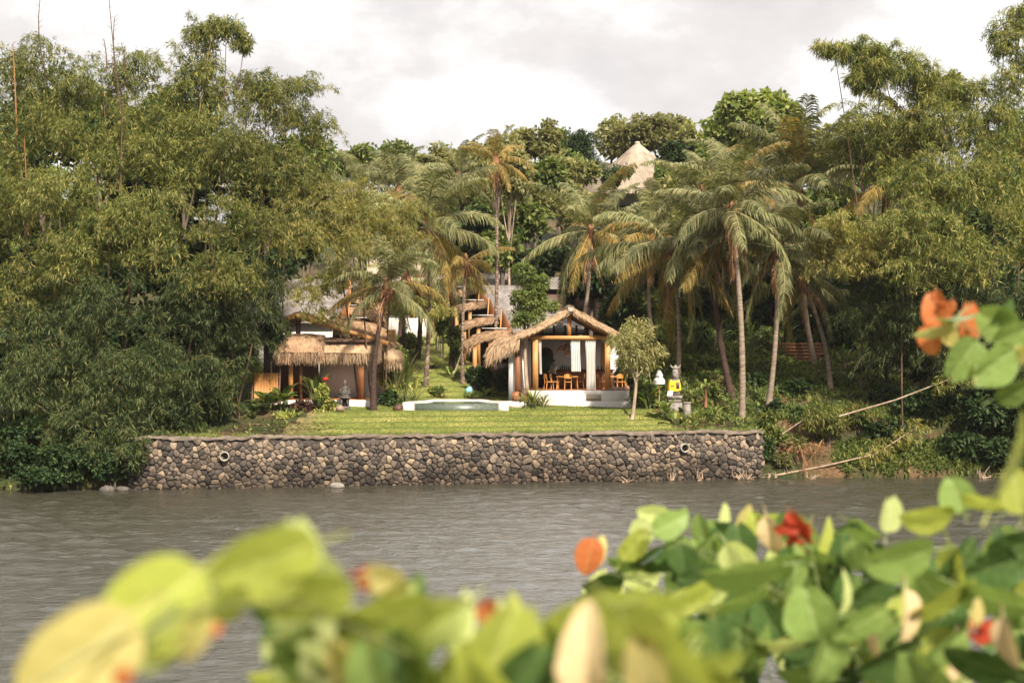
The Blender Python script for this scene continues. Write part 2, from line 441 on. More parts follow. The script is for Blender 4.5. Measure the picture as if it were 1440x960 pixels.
M['water'] = water_mat('river_water', (0.042, 0.039, 0.028))
M['pool_water'] = water_mat('pool_water', (0.05, 0.085, 0.06), (3, 3, 1), 0.12, 0.08, 0.03)
M['pool_water'].node_tree.nodes['Principled BSDF'].inputs['Specular IOR Level'].default_value = 0.16
M['pool_tile'] = solid('pool_tile', [(0.04, 0.055, 0.042), (0.13, 0.15, 0.12)], 3.0, 0.35, 0.1, (2, 2, 4))

# ------------------------------------------------------------------ terrain
WX0, WX1 = -19.3, 13.65


def yb(x):
    return np.where(x < WX0, 72 + (x - WX0) * 0.03, np.where(x > WX1, 78 + (x - WX1) * 0.02, 72 + (x - WX0) * 6.0 / (WX1 - WX0)))


def sstep(a, b, x):
    t = np.clip((x - a) / (b - a), 0, 1); return t * t * (3 - 2 * t)

PC = np.array([(-6, -1.6), (0.1, -1.5), (0.6, 2.6), (4.6, 3.6), (8, 3.9), (12, 4.15), (20, 5.2), (35, 7.4), (50, 10.0), (70, 17), (90, 24), (130, 30), (260, 34)])
PL = np.array([(-6, -1.6), (0.1, -1.5), (0.6, 2.5), (4, 3.2), (8, 4.0), (20, 6), (35, 8.4), (50, 11), (70, 16), (120, 24), (260, 30)])
PR = np.array([(-6, -1.6), (0.1, -1.5), (0.6, 2.6), (3, 3.1), (6, 4.3), (10, 6.0), (16, 7.6), (25, 10), (35, 12.5), (50, 17), (70, 22), (120, 30), (260, 36)])
PB = np.array([(-6, -1.6), (-1.5, -0.5), (0, 0.12), (1.0, 0.9), (2.5, 2.0)])


def H(x, y):
    x = np.asarray(x, float); y = np.asarray(y, float)
    d = y - yb(x)
    zc = np.interp(d, PC[:, 0], PC[:, 1]); zl = np.interp(d, PL[:, 0], PL[:, 1]); zr = np.interp(d, PR[:, 0], PR[:, 1])
    # mown grass terraces
    h = 0.25
    s = (zc - 2.6) / h + 0.1 * np.sin(x * 0.35)
    zs = 2.6 + h * (np.floor(s) + sstep(0.4, 0.96, s - np.floor(s)))
    wst = sstep(0.6, 1.2, d) * (1 - sstep(38, 44, d)) * 0.95
    zc = zc * (1 - wst) + zs * wst
    s2 = (zr - 2.6) / 0.9
    zs2 = 2.6 + 0.9 * (np.floor(s2) + sstep(0.35, 1.0, s2 - np.floor(s2)))
    w2 = sstep(2, 4, d) * (1 - sstep(24, 30, d)) * 0.8
    zr = zr * (1 - w2) + zs2 * w2
    wl = 1 - sstep(-15, -11, x); wr = sstep(8.8, 10.6, x) 
    wr = np.where(d > 6, sstep(7.6, 10.0, x), wr)
    z = zc * (1 - wl) * (1 - wr) + zl * wl + zr * wr
    zb = np.interp(d, PB[:, 0], PB[:, 1])
    wb = np.maximum(1 - sstep(WX0 - 1.0, WX0 + .2, x), sstep(WX1 - 0.2, WX1 + 1.0, x)) * (d < 2.5)
    z = np.where(wb > 0, np.minimum(z, zb) * wb + z * (1 - wb), z)
    rough = 0.12 * np.sin(x * 1.3 + y * 0.7) + 0.1 * np.sin(x * 2.7 - y * 1.9) + 0.08 * np.sin(x * 0.6 + 2.2 * y)
    far = np.clip((d - 40) / 40, 0, 1) * (1.8 * np.sin(x * 0.08 + 1) + 1.2 * np.sin(y * 0.11 + x * 0.05))
    off = np.maximum(wl, wr) * (d > 0.8)
    return z + rough * off + far


def Hs(x, y):
    return float(H(np.array([x]), np.array([y]))[0])


xs = np.concatenate([np.arange(-170, -30, 6.0), np.arange(-30, -12, 0.6), np.arange(-12, 10.8, 0.4), np.arange(10.8, 34, 0.6), np.arange(34, 180, 6.0)])
ds = np.concatenate([np.arange(-6, 0.1, 0.5), [0.1, 0.35, 0.6], np.arange(0.7, 14, 0.09), np.arange(14, 40, 0.25), np.arange(40, 130, 3.0), np.arange(130, 261, 15.0)])
XX, DD = np.meshgrid(xs, ds, indexing='ij')
YY = DD + yb(XX)
ZZ = H(XX, YY)
G = np.stack([XX, YY, ZZ], -1)
idx = np.arange(XX.size).reshape(XX.shape)
Q = np.stack([idx[:-1, :-1], idx[1:, :-1], idx[1:, 1:], idx[:-1, 1:]], -1).reshape(-1, 4)
ctr = G.reshape(-1, 3)[Q].mean(1)
cd = ctr[:, 1] - yb(ctr[:, 0])


def in_lawn(x, d, jit=0.0):
    left = np.where(d < 7, -12.6 + 0.3 * d, np.where(d < 12, -7.5, -7.2 + 0.02 * (d - 12)))
    right = np.where(d < 7.5, 9.2 - 0.24 * d, np.where(d < 12, 7.4, np.where(d < 14, 0.5, -0.8 - 0.09 * (d - 14))))
    return (x > left + jit) & (x < right + jit) & (d > 0.5) & (d < 40)

lawn_mask = in_lawn(ctr[:, 0], cd)


def sub_mesh(name, mask, mat):
    q = Q[mask]; used, inv = np.unique(q, return_inverse=True)
    mb = MB(); mb.v.append(G.reshape(-1, 3)[used]); mb.nv = len(used)
    mb.lv.append(inv.reshape(-1)); mb.lt.append(np.full(len(q), 4)); mb.r.append(rng.random(len(used)))
    return mb.build(name, mat, None, True)

tag(sub_mesh('ground', ~lawn_mask, M['earth']), kind='structure')
tag(sub_mesh('lawn', lawn_mask, M['lawn']), kind='structure')

wx = np.arange(-36, 36.01, .24)
wy = np.concatenate([np.arange(14, 26, .3), np.arange(26, 54, .085), np.arange(54, 79.5, .13)])
WXX, WYY = np.meshgrid(wx, wy, indexing='ij')
WZ = np.zeros_like(WXX)
NWV = 70
for i in range(NWV):
    lam = .32 * (9.0 ** rng.random()); kk_ = 2 * math.pi / lam
    dr_ = rng.normal(0, .55) + .2
    sl = .22 / math.sqrt(NWV) * math.sqrt(2) * (1.0 if lam < 1.2 else .7)
    amp = sl / kk_
    fade = np.clip((lam / .26 - 1), 0, 1)
    WZ += amp * fade * np.sin(kk_ * (WXX * math.sin(dr_) + WYY * math.cos(dr_)) + rng.uniform(0, 6.28))
gust = .55 + .6 * np.clip(.5 + .5 * np.sin(WXX * .11 + .6 * np.sin(WYY * .13)) * np.cos(WYY * .17 + WXX * .05), 0, 1)
calm = sstep(0, 5, yb(WXX) - WYY) * .55 + .45
edge = np.minimum.reduce([sstep(-36, -34, WXX), 1 - sstep(34, 36, WXX), sstep(14, 16, WYY)])
mb = MB(); mb.grid(np.stack([WXX, WYY, WZ * gust * calm * edge], -1)[:, ::-1])
ye = float(wy[-1])
mb.add([(-400, -60, 0), (400, -60, 0), (400, 14, 0), (-400, 14, 0)], [(0, 1, 2, 3)])
mb.add([(-400, 14, 0), (-36, 14, 0), (-36, ye, 0), (-400, ye, 0)], [(0, 1, 2, 3)])
mb.add([(36, 14, 0), (400, 14, 0), (400, ye, 0), (36, ye, 0)], [(0, 1, 2, 3)])
mb.add([(-400, ye, 0), (400, ye, 0), (400, 120, 0), (-400, 120, 0)], [(0, 1, 2, 3)])
tag(mb.build('river_water', M['water'], None, True), kind='structure')
# the bank the photographer stands on (just below the picture)
nx = np.arange(-60, 61, 2.0); ny = np.array([-40, -20, -8, -2, 1, 2.5, 4, 6, 9, 12, 15])
nz = np.array([5.8, 5.8, 5.8, 5.85, 5.85, 5.7, 5.0, 3.6, 1.8, 0.4, -1.2])
NX, NY = np.meshgrid(nx, ny, indexing='ij')
mb = MB(); mb.grid(np.stack([NX, NY, np.broadcast_to(nz, NX.shape) + 0.12 * np.sin(NX * 1.3) * np.sin(NY)], -1)[:, ::-1])
tag(mb.build('near_bank', M['earth'], None, True), kind='structure')

# ------------------------------------------------------------------ rubble wall
WL = math.hypot(WX1 - WX0, 6.0); WU = np.array([(WX1 - WX0) / WL, 6.0 / WL, 0]); WN = np.array([WU[1], -WU[0], 0])  # WN faces the river
W0 = np.array([WX0, 72.0, 0.0])


def wall_pt(u, z, out=0.0):
    return W0 + WU * u + WN * out + np.array([0, 0, z])

wall = thing('river_wall', 'long low rubble stone retaining wall along the river below the lawn', 'stone wall', (0, 0, 0))
TOPZ = 2.66
HW = 2.52
pipes_uz = [((316 - 720) * 72.9 / F, 2.62 - 0.98), ((962 - 720) * 77.0 / F, 2.6 - 0.86)]
pu = [((x - WX0) / WU[0], z) for x, z in pipes_uz]
seeds = []
cw, chh = 0.31, 0.205
rows = int(3.2 / chh)
for r in range(rows):
    for c in range(int(WL / cw) + 2):
        if rng.random() < 0.24: continue
        u = (c + 0.5 * (r % 2) + rng.uniform(-.42, .42)) * cw; z = -0.45 + (r + rng.uniform(-.42, .42)) * chh
        seeds.append((u, z))
seeds = np.array(seeds)
order = np.argsort(seeds[:, 0]); seeds = seeds[order]
su = seeds[:, 0]
mb = MB()
for i, (u, z) in enumerate(seeds):
    lo, hi = np.searchsorted(su, [u - 1.1, u + 1.1])
    poly = [np.array(q) for q in ((u - .6, z - .6), (u + .6, z - .6), (u + .6, z + .6), (u - .6, z + .6))]
    for j in range(lo, hi):
        if j == i: continue
        q = seeds[j]; dvec = q - seeds[i]
        if dvec @ dvec > 1.4: continue
        mid = (q + seeds[i]) / 2
        out = []
        for a_, b_ in zip(poly, poly[1:] + poly[:1]):
            sa = (a_ - mid) @ dvec; sb = (b_ - mid) @ dvec
            if sa <= 0: out.append(a_)
            if (sa < 0) != (sb < 0) and sa != sb: out.append(a_ + (b_ - a_) * (sa / (sa - sb)))
        poly = out
        if len(poly) < 3: break
    if len(poly) < 3: continue
    poly = np.array(poly)
    c0 = poly.mean(0)
    if c0[1] > HW or c0[0] < -0.1 or c0[0] > WL + .1: continue
    if any((c0[0] - a_) ** 2 + (c0[1] - b_) ** 2 < 0.05 for a_, b_ in pu): continue
    poly[:, 1] = np.minimum(poly[:, 1], HW + .03)
    # round the corners a little
    pr = []
    for a_, b_ in zip(poly, np.roll(poly, -1, 0)):
        pr += [a_ * .84 + b_ * .16, a_ * .16 + b_ * .84]
    poly = np.array(pr); nn = len(poly)
    dep = rng.uniform(0.05, 0.17); tilt = rng.normal(0, 0.13, 2)
    rings = []
    for sc, o in ((0.985, -0.06), (0.965, dep * .5), (0.84, dep * .92), (0.4, dep * 1.05), (0.03, dep * 1.08)):
        q = c0 + (poly - c0) * sc
        oo = o + (q - c0) @ tilt * (1 if o > 0 else 0) + rng.normal(0, 0.012, nn) * (o > 0)
        rings.append([wall_pt(q_[0], q_[1], o_) for q_, o_ in zip(q, oo)])
    b0 = mb.nv
    rr = float(np.clip(rng.beta(1.4, 1.5) , 0, 1))
    mb.grid(np.array(rings), rnd=rr, closed=True)
mb.build('stonework', M['rubble'], wall)
mb = MB()
a, b = wall_pt(-0.1, 0), wall_pt(WL + .1, 0)
ci = -WN * 0.75
mb.add([a + (0, 0, -1.5), b + (0, 0, -1.5), b + (0, 0, HW), a + (0, 0, HW), a + ci + (0, 0, -1.5), b + ci + (0, 0, -1.5), b + ci + (0, 0, HW), a + ci + (0, 0, HW)],
       [(0, 1, 2, 3), (5, 4, 7, 6), (1, 5, 6, 2), (4, 0, 3, 7)])
mb.build('mortar', M['mortar'], wall)
mb = MB()
us = np.linspace(-0.1, WL + .1, 140)
prof = [(0.10, HW - .04), (0.13, HW + .05), (0.06, TOPZ), (-0.62, TOPZ - .01), (-0.72, HW - .1)]
Gc = np.array([[wall_pt(u, z + .05 * math.sin(u * 1.7) * math.sin(u * .63 + 1) + rng.normal(0, .03), o + rng.normal(0, .04)) for o, z in prof] for u in us])
mb.grid(Gc)
mb.build('mortar_cap', M['mortar_top'], wall)
for (u, z), nm in zip(pu, ('drain pipe of pale concrete sticking out of the river wall under the dark bamboo', 'drain pipe of pale concrete sticking out of the river wall, dark stain below')):
    c = wall_pt(u, z, 0)
    t = thing('drain_pipe', nm, 'pipe', c, 'drain pipes in the river wall')
    mb = MB()
    th = np.linspace(0, 2 * math.pi, 20, endpoint=False)
    ring = lambda r, o: [c + WU * r * math.cos(q) + np.array([0, 0, r * math.sin(q)]) + WN * o for q in th]
    mb.grid(np.array([ring(.25, -.3), ring(.25, .34), ring(.195, .34), ring(.195, -.3)]), closed=True)
    mb.build('pipe', M['concrete'], t, True)
    mb = MB(); mb.add(ring(.194, -.2), [tuple(range(20))]); mb.build('pipe_shade_disc', M['black'], t)  # black disc painted as the darkness inside the pipe

# grass blades on the lawn
n = 190000
gx = rng.uniform(-12.6, 10, n); gd = rng.uniform(0.6, 9, n) ; 
far = rng.random(n) < 0.3; gd[far] = rng.uniform(9, 36, far.sum()); gx[far] = rng.uniform(-8, 1, far.sum())
ok = in_lawn(gx, gd, rng.normal(0, 0.2, n)) & (gx > -12.3 + .3 * gd + 3.2 * rng.random(n) ** 1.5 * (gd < 8)); gx = gx[ok]; gd = gd[ok]; gy = gd + yb(gx)
p = np.stack([gx, gy, H(gx, gy) - 0.01], 1); k = len(p)
hgt = rng.uniform(0.03, 0.07, k)
a = rng.uniform(0, 2 * math.pi, k); sd = np.stack([np.cos(a), np.sin(a), 0 * a], 1) * 0.016
ln = rng.normal(0, 0.025, (k, 3)); ln[:, 2] = 0
tip = p + ln + np.stack([0 * a, 0 * a, hgt], 1)
mb = MB(); mb.quads(np.stack([p - sd, p + sd, tip + sd * 0.3, tip - sd * 0.3], 1), rng.random(k))
k2 = 9000; uu = np.concatenate([rng.normal(c_, .35, k2 // 30) for c_ in rng.uniform(3, WL - 1, 30)])
p = W0 + WU * uu[:, None] - WN * rng.uniform(-.1, .6, len(uu))[:, None] + np.stack([0 * uu, 0 * uu, np.full(len(uu), TOPZ - .03)], 1)
tip = p + rng.normal(0, .06, (len(uu), 3)) + WN * .04 + np.stack([0 * uu, 0 * uu, rng.uniform(.02, .13, len(uu))], 1); sd = np.repeat((WU * .012)[None], len(uu), 0)
mb.quads(np.stack([p - sd, p + sd, tip + sd * .3, tip - sd * .3], 1), rng.random(len(uu)))
tag(mb.build('lawn_grass', M['grass_blade']), 'short mown grass covering the terraced lawn above the river wall', 'grass', kind='stuff')

# ------------------------------------------------------------------ pool
pool = thing('swimming_pool', 'small raised swimming pool with white rim and green tiled overflow edge on the lawn', 'pool', (-3.1, 81, 3.4))
ZR = 4.07
outer = [(-6.15, 80.0), (-0.2, 80.0), (-0.2, 81.4), (-0.95, 82.0), (-1.7, 84.5), (-4.85, 84.5), (-5.25, 82.2), (-6.15, 81.5)]
inner = [(-5.5, 80.12), (-0.75, 80.12), (-0.72, 81.1), (-1.4, 81.75), (-2.0, 84.1), (-4.6, 84.1), (-4.85, 81.85), (-5.5, 81.2)]
mb = MB(); n = len(outer)
v = [(x, y, ZR) for x, y in outer] + [(x, y, ZR) for x, y in inner] + [(x, y, ZR - .12) for x, y in inner] + [(x, y, ZR - .16) for x, y in outer]
f = []
for i in range(1, n):
    j = (i + 1) % n
    f += [(i, j, n + j, n + i), (n + i, n + j, 2 * n + j, 2 * n + i), (3 * n + i, 3 * n + j, j, i)]
mb.add(v, f)
mb.box((-6.15, 79.98, 3.3), (-5.5, 80.6, ZR + .004)); mb.box((-0.75, 79.98, 3.3), (-0.2, 80.6, ZR + .004))
mb.build('rim', M['plaster'], pool)
mb = MB(); mb.prism([(x, y + .01) for x, y in outer], 3.2, ZR - .165); mb.build('basin_wall', M['plaster'], pool)
mb = MB(); mb.box((-5.49, 80.0, 3.3), (-0.76, 80.14, ZR - .07)); mb.build('overflow_tiles', M['pool_tile'], pool)
mb = MB(); mb.add([(x, y, ZR - .055) for x, y in inner], [tuple(range(n))]); mb.build('pool_water', M['pool_water'], pool)

# ------------------------------------------------------------------ foliage kit
UP = np.array([0, 0, 1.0])


def blades(mb, p, d, L, W, droop=0.0, flat=0.6):
    """diamond leaves: p base, d direction"""
    n = len(p)
    d = unit(d)
    s = np.cross(d, UP + rng.normal(0, flat, (n, 3))); s = unit(s)
    L = np.broadcast_to(L, (n,))[:, None]; W = np.broadcast_to(W, (n,))[:, None]
    m = p + d * L * .45
    tip = p + d * L + np.array([0, 0, -1.0]) * droop * L
    return mb.quads(np.stack([p, m + s * W / 2, tip, m - s * W / 2], 1), rng.random(n))


def lobe_points(lobes, sub=7, dens=6.0, up=-0.25, keep=0.2, spread=0.62, srange=(0.38, 0.6)):
    PS, US = [], []
    for c, R in lobes:
        c = np.array(c, float); R = np.array(R, float)
        dd = rand_unit(sub); dd[:, 2] = dd[:, 2] * 0.85 + 0.12
        for k in range(sub):
            sc = c + R * dd[k] * spread; sr = R * rng.uniform(*srange)
            area = 4 * math.pi * np.mean(sr) ** 2
            m = max(3, int(dens * area))
            u = rand_unit(m)
            kp = (u[:, 2] > up) | (rng.random(m) < keep)
            u = u[kp]; r = rng.uniform(0.7, 1.08, len(u))[:, None]
            PS.append(sc + sr * u * r)
            US.append(unit(u / sr) * 0.75 + unit(dd[k:k + 1]) * 0.25)
    return np.concatenate(PS), np.concatenate(US)


def fans(mb, p, u, k, L, W, down=0.75, out=0.55, jit=0.5):
    n = len(p)
    pp = np.repeat(p, k, 0); uu = np.repeat(u, k, 0)
    d = uu * out + np.array([0, 0, -down]) + rng.normal(0, jit, (n * k, 3))
    pp = pp + rng.normal(0, 0.06, (n * k, 3))
    blades(mb, pp, d, rng.uniform(.65, 1.25, n * k) * L, rng.uniform(.75, 1.2, n * k) * W, 0.12)


def core(mb, lobes, n, L, W):
    for c, R in lobes:
        u = rand_unit(n) * rng.uniform(0.1, 0.7, n)[:, None] ** 0.6
        blades(mb, np.array(c) + np.array(R) * u, rng.normal(size=(n, 3)) - (0, 0, .5), L, W)


def arc(p0, p1, sag, n=9):
    t = np.linspace(0, 1, n)[:, None]
    q = np.array(p0) * (1 - t) + np.array(p1) * t
    return q + np.array(sag, float) * (4 * t * (1 - t))


def px_lobes(ls, ydepth=0.9):
    out = []
    for x, y, rx, ry, Y in ls:
        k = Y / F
        out.append((P(x, y, Y), (rx * k, max(rx, ry) * k * ydepth, ry * k)))
    return out


def bamboo(label, mat, pxl, culms=(), dens=8.5, L=0.31, W=0.043, k=8, group=None, wisps=5, up=-0.25, corek=350, culm_n=3):
    lobes = [(c, np.array(R) * (.9, .95, 1.02)) for c, R in px_lobes(pxl)]
    x0 = np.mean([l[0][0] for l in lobes]); y0 = np.mean([l[0][1] for l in lobes]) + .8
    base = np.array([x0, y0, Hs(x0, y0)])
    t = thing('bamboo_clump', label, 'bamboo', base, group)
    mb = MB()
    p, u = lobe_points(lobes, 8, dens, up, 0.1, .68, (.34, .5))
    fans(mb, p, u, k, L, W)
    core(mb, lobes, int(corek * 1.7), 0.42, 0.075)
    tw = MB()
    for c, R in lobes:                       # thin arching twigs that break the outline
        for _ in range(wisps):
            d = rand_unit(1)[0]; d[2] = abs(d[2]) * .9 + .05; d[1] = d[1] * .6 - .15
            a = np.array(c) + R * d * .75
            hd = unit(np.array([d[0], d[1], 0.25])); ln = rng.uniform(.5, 1.1) * min(1.6, np.mean(R) * .8)
            b_ = a + R * d * .35 + hd * ln * .8 + np.array([0, 0, -rng.uniform(.1, 1.5) * ln])
            q = arc(a, b_, (0, 0, .3 * ln), 8)
            tw.tube(q, np.linspace(.018, .006, 8), 4, False)
            pts = np.repeat(q[2:], 3, 0) + rng.normal(0, .1, (18, 3))
            fans(mb, pts, np.repeat(hd[None], len(pts), 0), k - 2, L, W)
    mb.build('foliage', M[mat], t)
    tw.build('twig_sprays', M['culm'], t)
    # culms: from the clump's foot up into each lobe
    big = sorted(lobes, key=lambda l: -l[0][2])[:culm_n]
    for c, R in big:
        c = np.array(c)
        foot = base + np.array([rng.normal(0, .8), rng.normal(0, .5), -.2])
        q = arc(foot, c + np.array([0, 0, R[2] * .5]), (rng.normal(0, .3), 0, 1.2), 14)
        m2 = MB(); m2.tube(q, np.linspace(.06, .02, 14), 6)
        m2.build('culm', M['culm_dark'], t, True)
    for x_, y_, x2, y2, Y, m_, r in culms:
        a, b_ = P(x_, y_, Y), P(x2, y2, Y)
        q = arc(a, b_, (rng.normal(0, .1), 0, 0), 16)
        m2 = MB(); m2.tube(q, np.linspace(r, r * .35, 16), 6)
        pts = q[4:]
        for z_ in pts:                      # nodes with short bare side shoots
            if rng.random() < .7:
                s = rng.choice([-1, 1]) * rng.uniform(.1, .28)
                m2.tube(np.array([z_, z_ + (s, rng.normal(0, .05), abs(s) * .9)]), [r * .3, r * .12], 4, False)
        m2.build('culm', M[m_], t, True)
    return t


def tree(px, py, rx, ry, Y, mat, label, cat='tree', group=None, L=0.32, W=0.16, nl=7, dens=3.0, k=9, trunk='bark', tr=0.16, name='broadleaf_tree', foot=None, limbs=5, corek=120, up=-0.4, out=.5, down=.15, jit=.8, lobes=None, srange=(.42, .62)):
    kk = Y / F
    c = P(px, py, Y); R = np.array([rx * kk, max(rx, ry * .7) * kk * .8, ry * kk])
    if lobes is None:
        lb = []
        dd = rand_unit(nl); dd[:, 2] = dd[:, 2] * .9
        for i in range(nl):
            lb.append((c + R * dd[i] * .58, R * rng.uniform(*srange)))
        lb.append((c, R * .55))
    else:
        lb = px_lobes(lobes)
    fx = c[0] if foot is None else PXw(foot, Y)
    base = np.array([fx, Y, Hs(fx, Y)])
    t = thing(name, label, cat, base, group)
    mb = MB()
    p, u = lobe_points(lb, 8, dens, up, .3)
    fans(mb, p, u, k, L, W, down, out, jit)
    core(mb, lb, corek, L * 1.3, W * 1.3)
    mb.build('crown', M[mat], t)
    m2 = MB()
    top = np.array([c[0], Y, c[2] + R[2] * .2])
    h = max(.6, top[2] - base[2])
    q = arc(base - (0, 0, .2), top, (rng.normal(0, .025) * h, 0, 0), 10)
    m2.tube(q, np.linspace(tr, tr * .35, 10), 8)
    for i in range(min(limbs, len(lb))):
        b_ = np.array(lb[i][0]); a = q[rng.integers(4, 7)]
        m2.tube(arc(a, b_, (0, 0, -.08 * np.linalg.norm(b_ - a)), 7), np.linspace(tr * .45, tr * .12, 7), 6)
    m2.build('trunk', M[trunk], t, True)
    return t


def shrub(px, py, rx, ry, Y, mat, label, name='shrub', cat='shrub', group=None, L=0.28, W=0.12, dens=5.0, k=8, nl=4, up=-.5, out=.6, down=.1, jit=.7, corek=120):
    kk = Y / F
    c = P(px, py, Y); R = np.array([rx * kk, max(rx, ry) * kk * .7, ry * kk])
    base = np.array([c[0], Y, Hs(c[0], Y)])
    dd = rand_unit(nl); dd[:, 2] *= .7
    lb = [(c + R * dd[i] * .5, R * rng.uniform(.45, .65)) for i in range(nl)] + [(c - (0, 0, R[2] * .3), R * .6)]
    t = thing(name, label, cat, base, group)
    mb = MB(); p, u = lobe_points(lb, 6, dens, up, .4)
    p[:, 2] = np.maximum(p[:, 2], base[2] - .1)
    fans(mb, p, u, k, L, W, down, out, jit); core(mb, lb, corek, L * 1.2, W * 1.5)
    mb.build('foliage', M[mat], t)
    m2 = MB()
    for i in range(5):
        e = lb[i % len(lb)][0] + rng.normal(0, .1, 3)
        m2.tube(arc(base + rng.normal(0, .08, 3) * (1, 1, 0) - (0, 0, .1), e, (0, 0, .05), 6), np.linspace(.035, .012, 6), 5)
    m2.build('stem', M['bark'], t)
    return t


def big_leaf_plant(px, Y, h, n, L, W, mat, label, name, cat='plant', group=None, spread=1.0, erect=0.6, zoff=0.0, stemmat=None, petiole=.5, curve=.5, nseg=6, x=None):
    """plants of few large blades (taro, heliconia, cordyline, palm-like fans)"""
    x = PXw(px, Y) if x is None else x
    base = np.array([x, Y, Hs(x, Y) + zoff])
    t = thing(name, label, cat, base, group)
    mb = MB(); m2 = MB()
    for i in range(n):
        az = i * 2.399 + rng.uniform(-.4, .4); e = rng.uniform(erect * .5, erect * 1.2)
        hd = np.array([math.cos(az), math.sin(az), 0])
        pl = h * petiole * rng.uniform(.6, 1.15)
        d0 = unit(hd * math.cos(e + .3) * spread + UP * math.sin(e + .3))
        a = base + hd * rng.uniform(0, .12) ; b_ = a + d0 * pl
        m2.tube(arc(a, b_, (0, 0, .05 * pl), 5), np.linspace(.025, .012, 5), 4, False)
        ts = np.linspace(0, 1, nseg); ll = L * rng.uniform(.7, 1.15); ww = W * rng.uniform(.75, 1.15)
        ang = e - curve * rng.uniform(.6, 1.5) * ts ** 1.2 * 2
        step = (hd[None] * np.cos(ang)[:, None] * spread + UP[None] * np.sin(ang)[:, None]) * ll / (nseg - 1)
        mid = b_ + np.concatenate([np.zeros((1, 3)), np.cumsum(step[:-1], 0)])
        side = unit(np.cross(hd, UP)); wd = ww * np.sin(np.pi * (0.06 + .92 * ts)) ** .75 / 2
        nrm = unit(np.cross(side, unit(step)))
        Gd = np.stack([mid + side * wd[:, None] + nrm * wd[:, None] * .3, mid, mid - side * wd[:, None] + nrm * wd[:, None] * .3], 1)
        mb.grid(Gd, rnd=rng.random())
    mb.build('foliage', M[mat], t, True)
    m2.build('stem', M[stemmat or 'leafstalk'], t)
    return t

M['leafstalk'] = solid('leaf_stalk', [(0.08, 0.11, 0.03), (0.14, 0.15, 0.05)], 3, 0.6)

# ------------------------------------------------------------------ coconut palms
def frond_mesh(e0, bend, L, mat, seed, dead=False, n=78, lw=0.06):
    r = np.random.default_rng(seed)
    ts = np.linspace(0, 1, 24)
    e = math.radians(e0) - math.radians(bend) * ts ** 1.35
    st = L / 23
    pos = np.zeros((24, 3)); pos[1:, 0] = np.cumsum(np.cos(e[:-1])) * st; pos[1:, 2] = np.cumsum(np.sin(e[:-1])) * st
    pos[:, 1] = r.normal(0, .12) * ts ** 2 * L
    mb = MB()
    mb.tube(pos, np.linspace(.055, .008, 24), 5, False, rnd=.95)
    T = unit(np.gradient(pos, axis=0))
    tw = r.normal(0, .35)
    V = []; R = []
    for i in range(n):
        t = .1 + .9 * (i + .5) / n
        f_ = t * 23; a = int(min(22, f_)); w = f_ - a
        b = pos[a] * (1 - w) + pos[a + 1] * w; tt = unit(T[a]); 
        nrm = unit(np.cross(tt, (0, 1, 0))) * -1
        if nrm[2] < 0 and abs(nrm[2]) > .2: nrm = -nrm
        ll = L * .235 * (math.sin(math.pi * (.12 + .83 * t)) ** .55) * r.uniform(.85, 1.1)
        for s in (-1, 1):
            if dead and r.random() < .25: continue
            up_ = .25 * math.cos(tw) + s * math.sin(tw) * .6
            hang = .55 * np.clip((50 - e0) / 50, 0, 1)
            d = unit(np.array([0, s * .95, -hang]) + tt * (.4 + .5 * t) + nrm * up_ + r.normal(0, .09, 3) + (np.array([0, 0, -.9]) if dead else 0))
            d2 = unit(d * .8 + np.array([0, 0, -.6 - hang]) + r.normal(0, .12, 3))
            d3 = unit(d2 * .8 + np.array([0, 0, -.5]) + r.normal(0, .1, 3))
            sd = unit(tt + r.normal(0, .25, 3)) * lw * .5
            p1 = b + d * ll * .38; p2 = p1 + d2 * ll * .36; p3 = p2 + d3 * ll * .3
            q = r.random()
            V += [[b - sd * .6, b + sd * .6, p1 + sd, p1 - sd], [p1 - sd, p1 + sd, p2 + sd * .8, p2 - sd * .8], [p2 - sd * .8, p2 + sd * .8, p3 + sd * .1, p3 - sd * .1]]
            R += [q] * 3
    mb.quads(np.array(V), np.array(R))
    return mb.mesh('frond', mat)

FR = {}
for nm, mt in (('g', 'frond'), ('y', 'frond_yellow')):
    for e0 in (86, 70, 52, 34, 16, -4, -26, -48):
        FR[nm, e0] = [frond_mesh(e0, bd, 4.7, M[mt], 100 + e0 + q * 7 + (500 if nm == 'y' else 0)) for q, bd in enumerate((62, 80, 48) if e0 > 0 else (50, 62, 38))]
FR['d'] = [frond_mesh(e0, bd, 3.6, M['frond_dead'], 900 + e0, True, 30) for e0, bd in ((-50, 35), (-66, 20), (-35, 48))]
EL = np.array([86, 70, 52, 34, 16, -4, -26, -48])


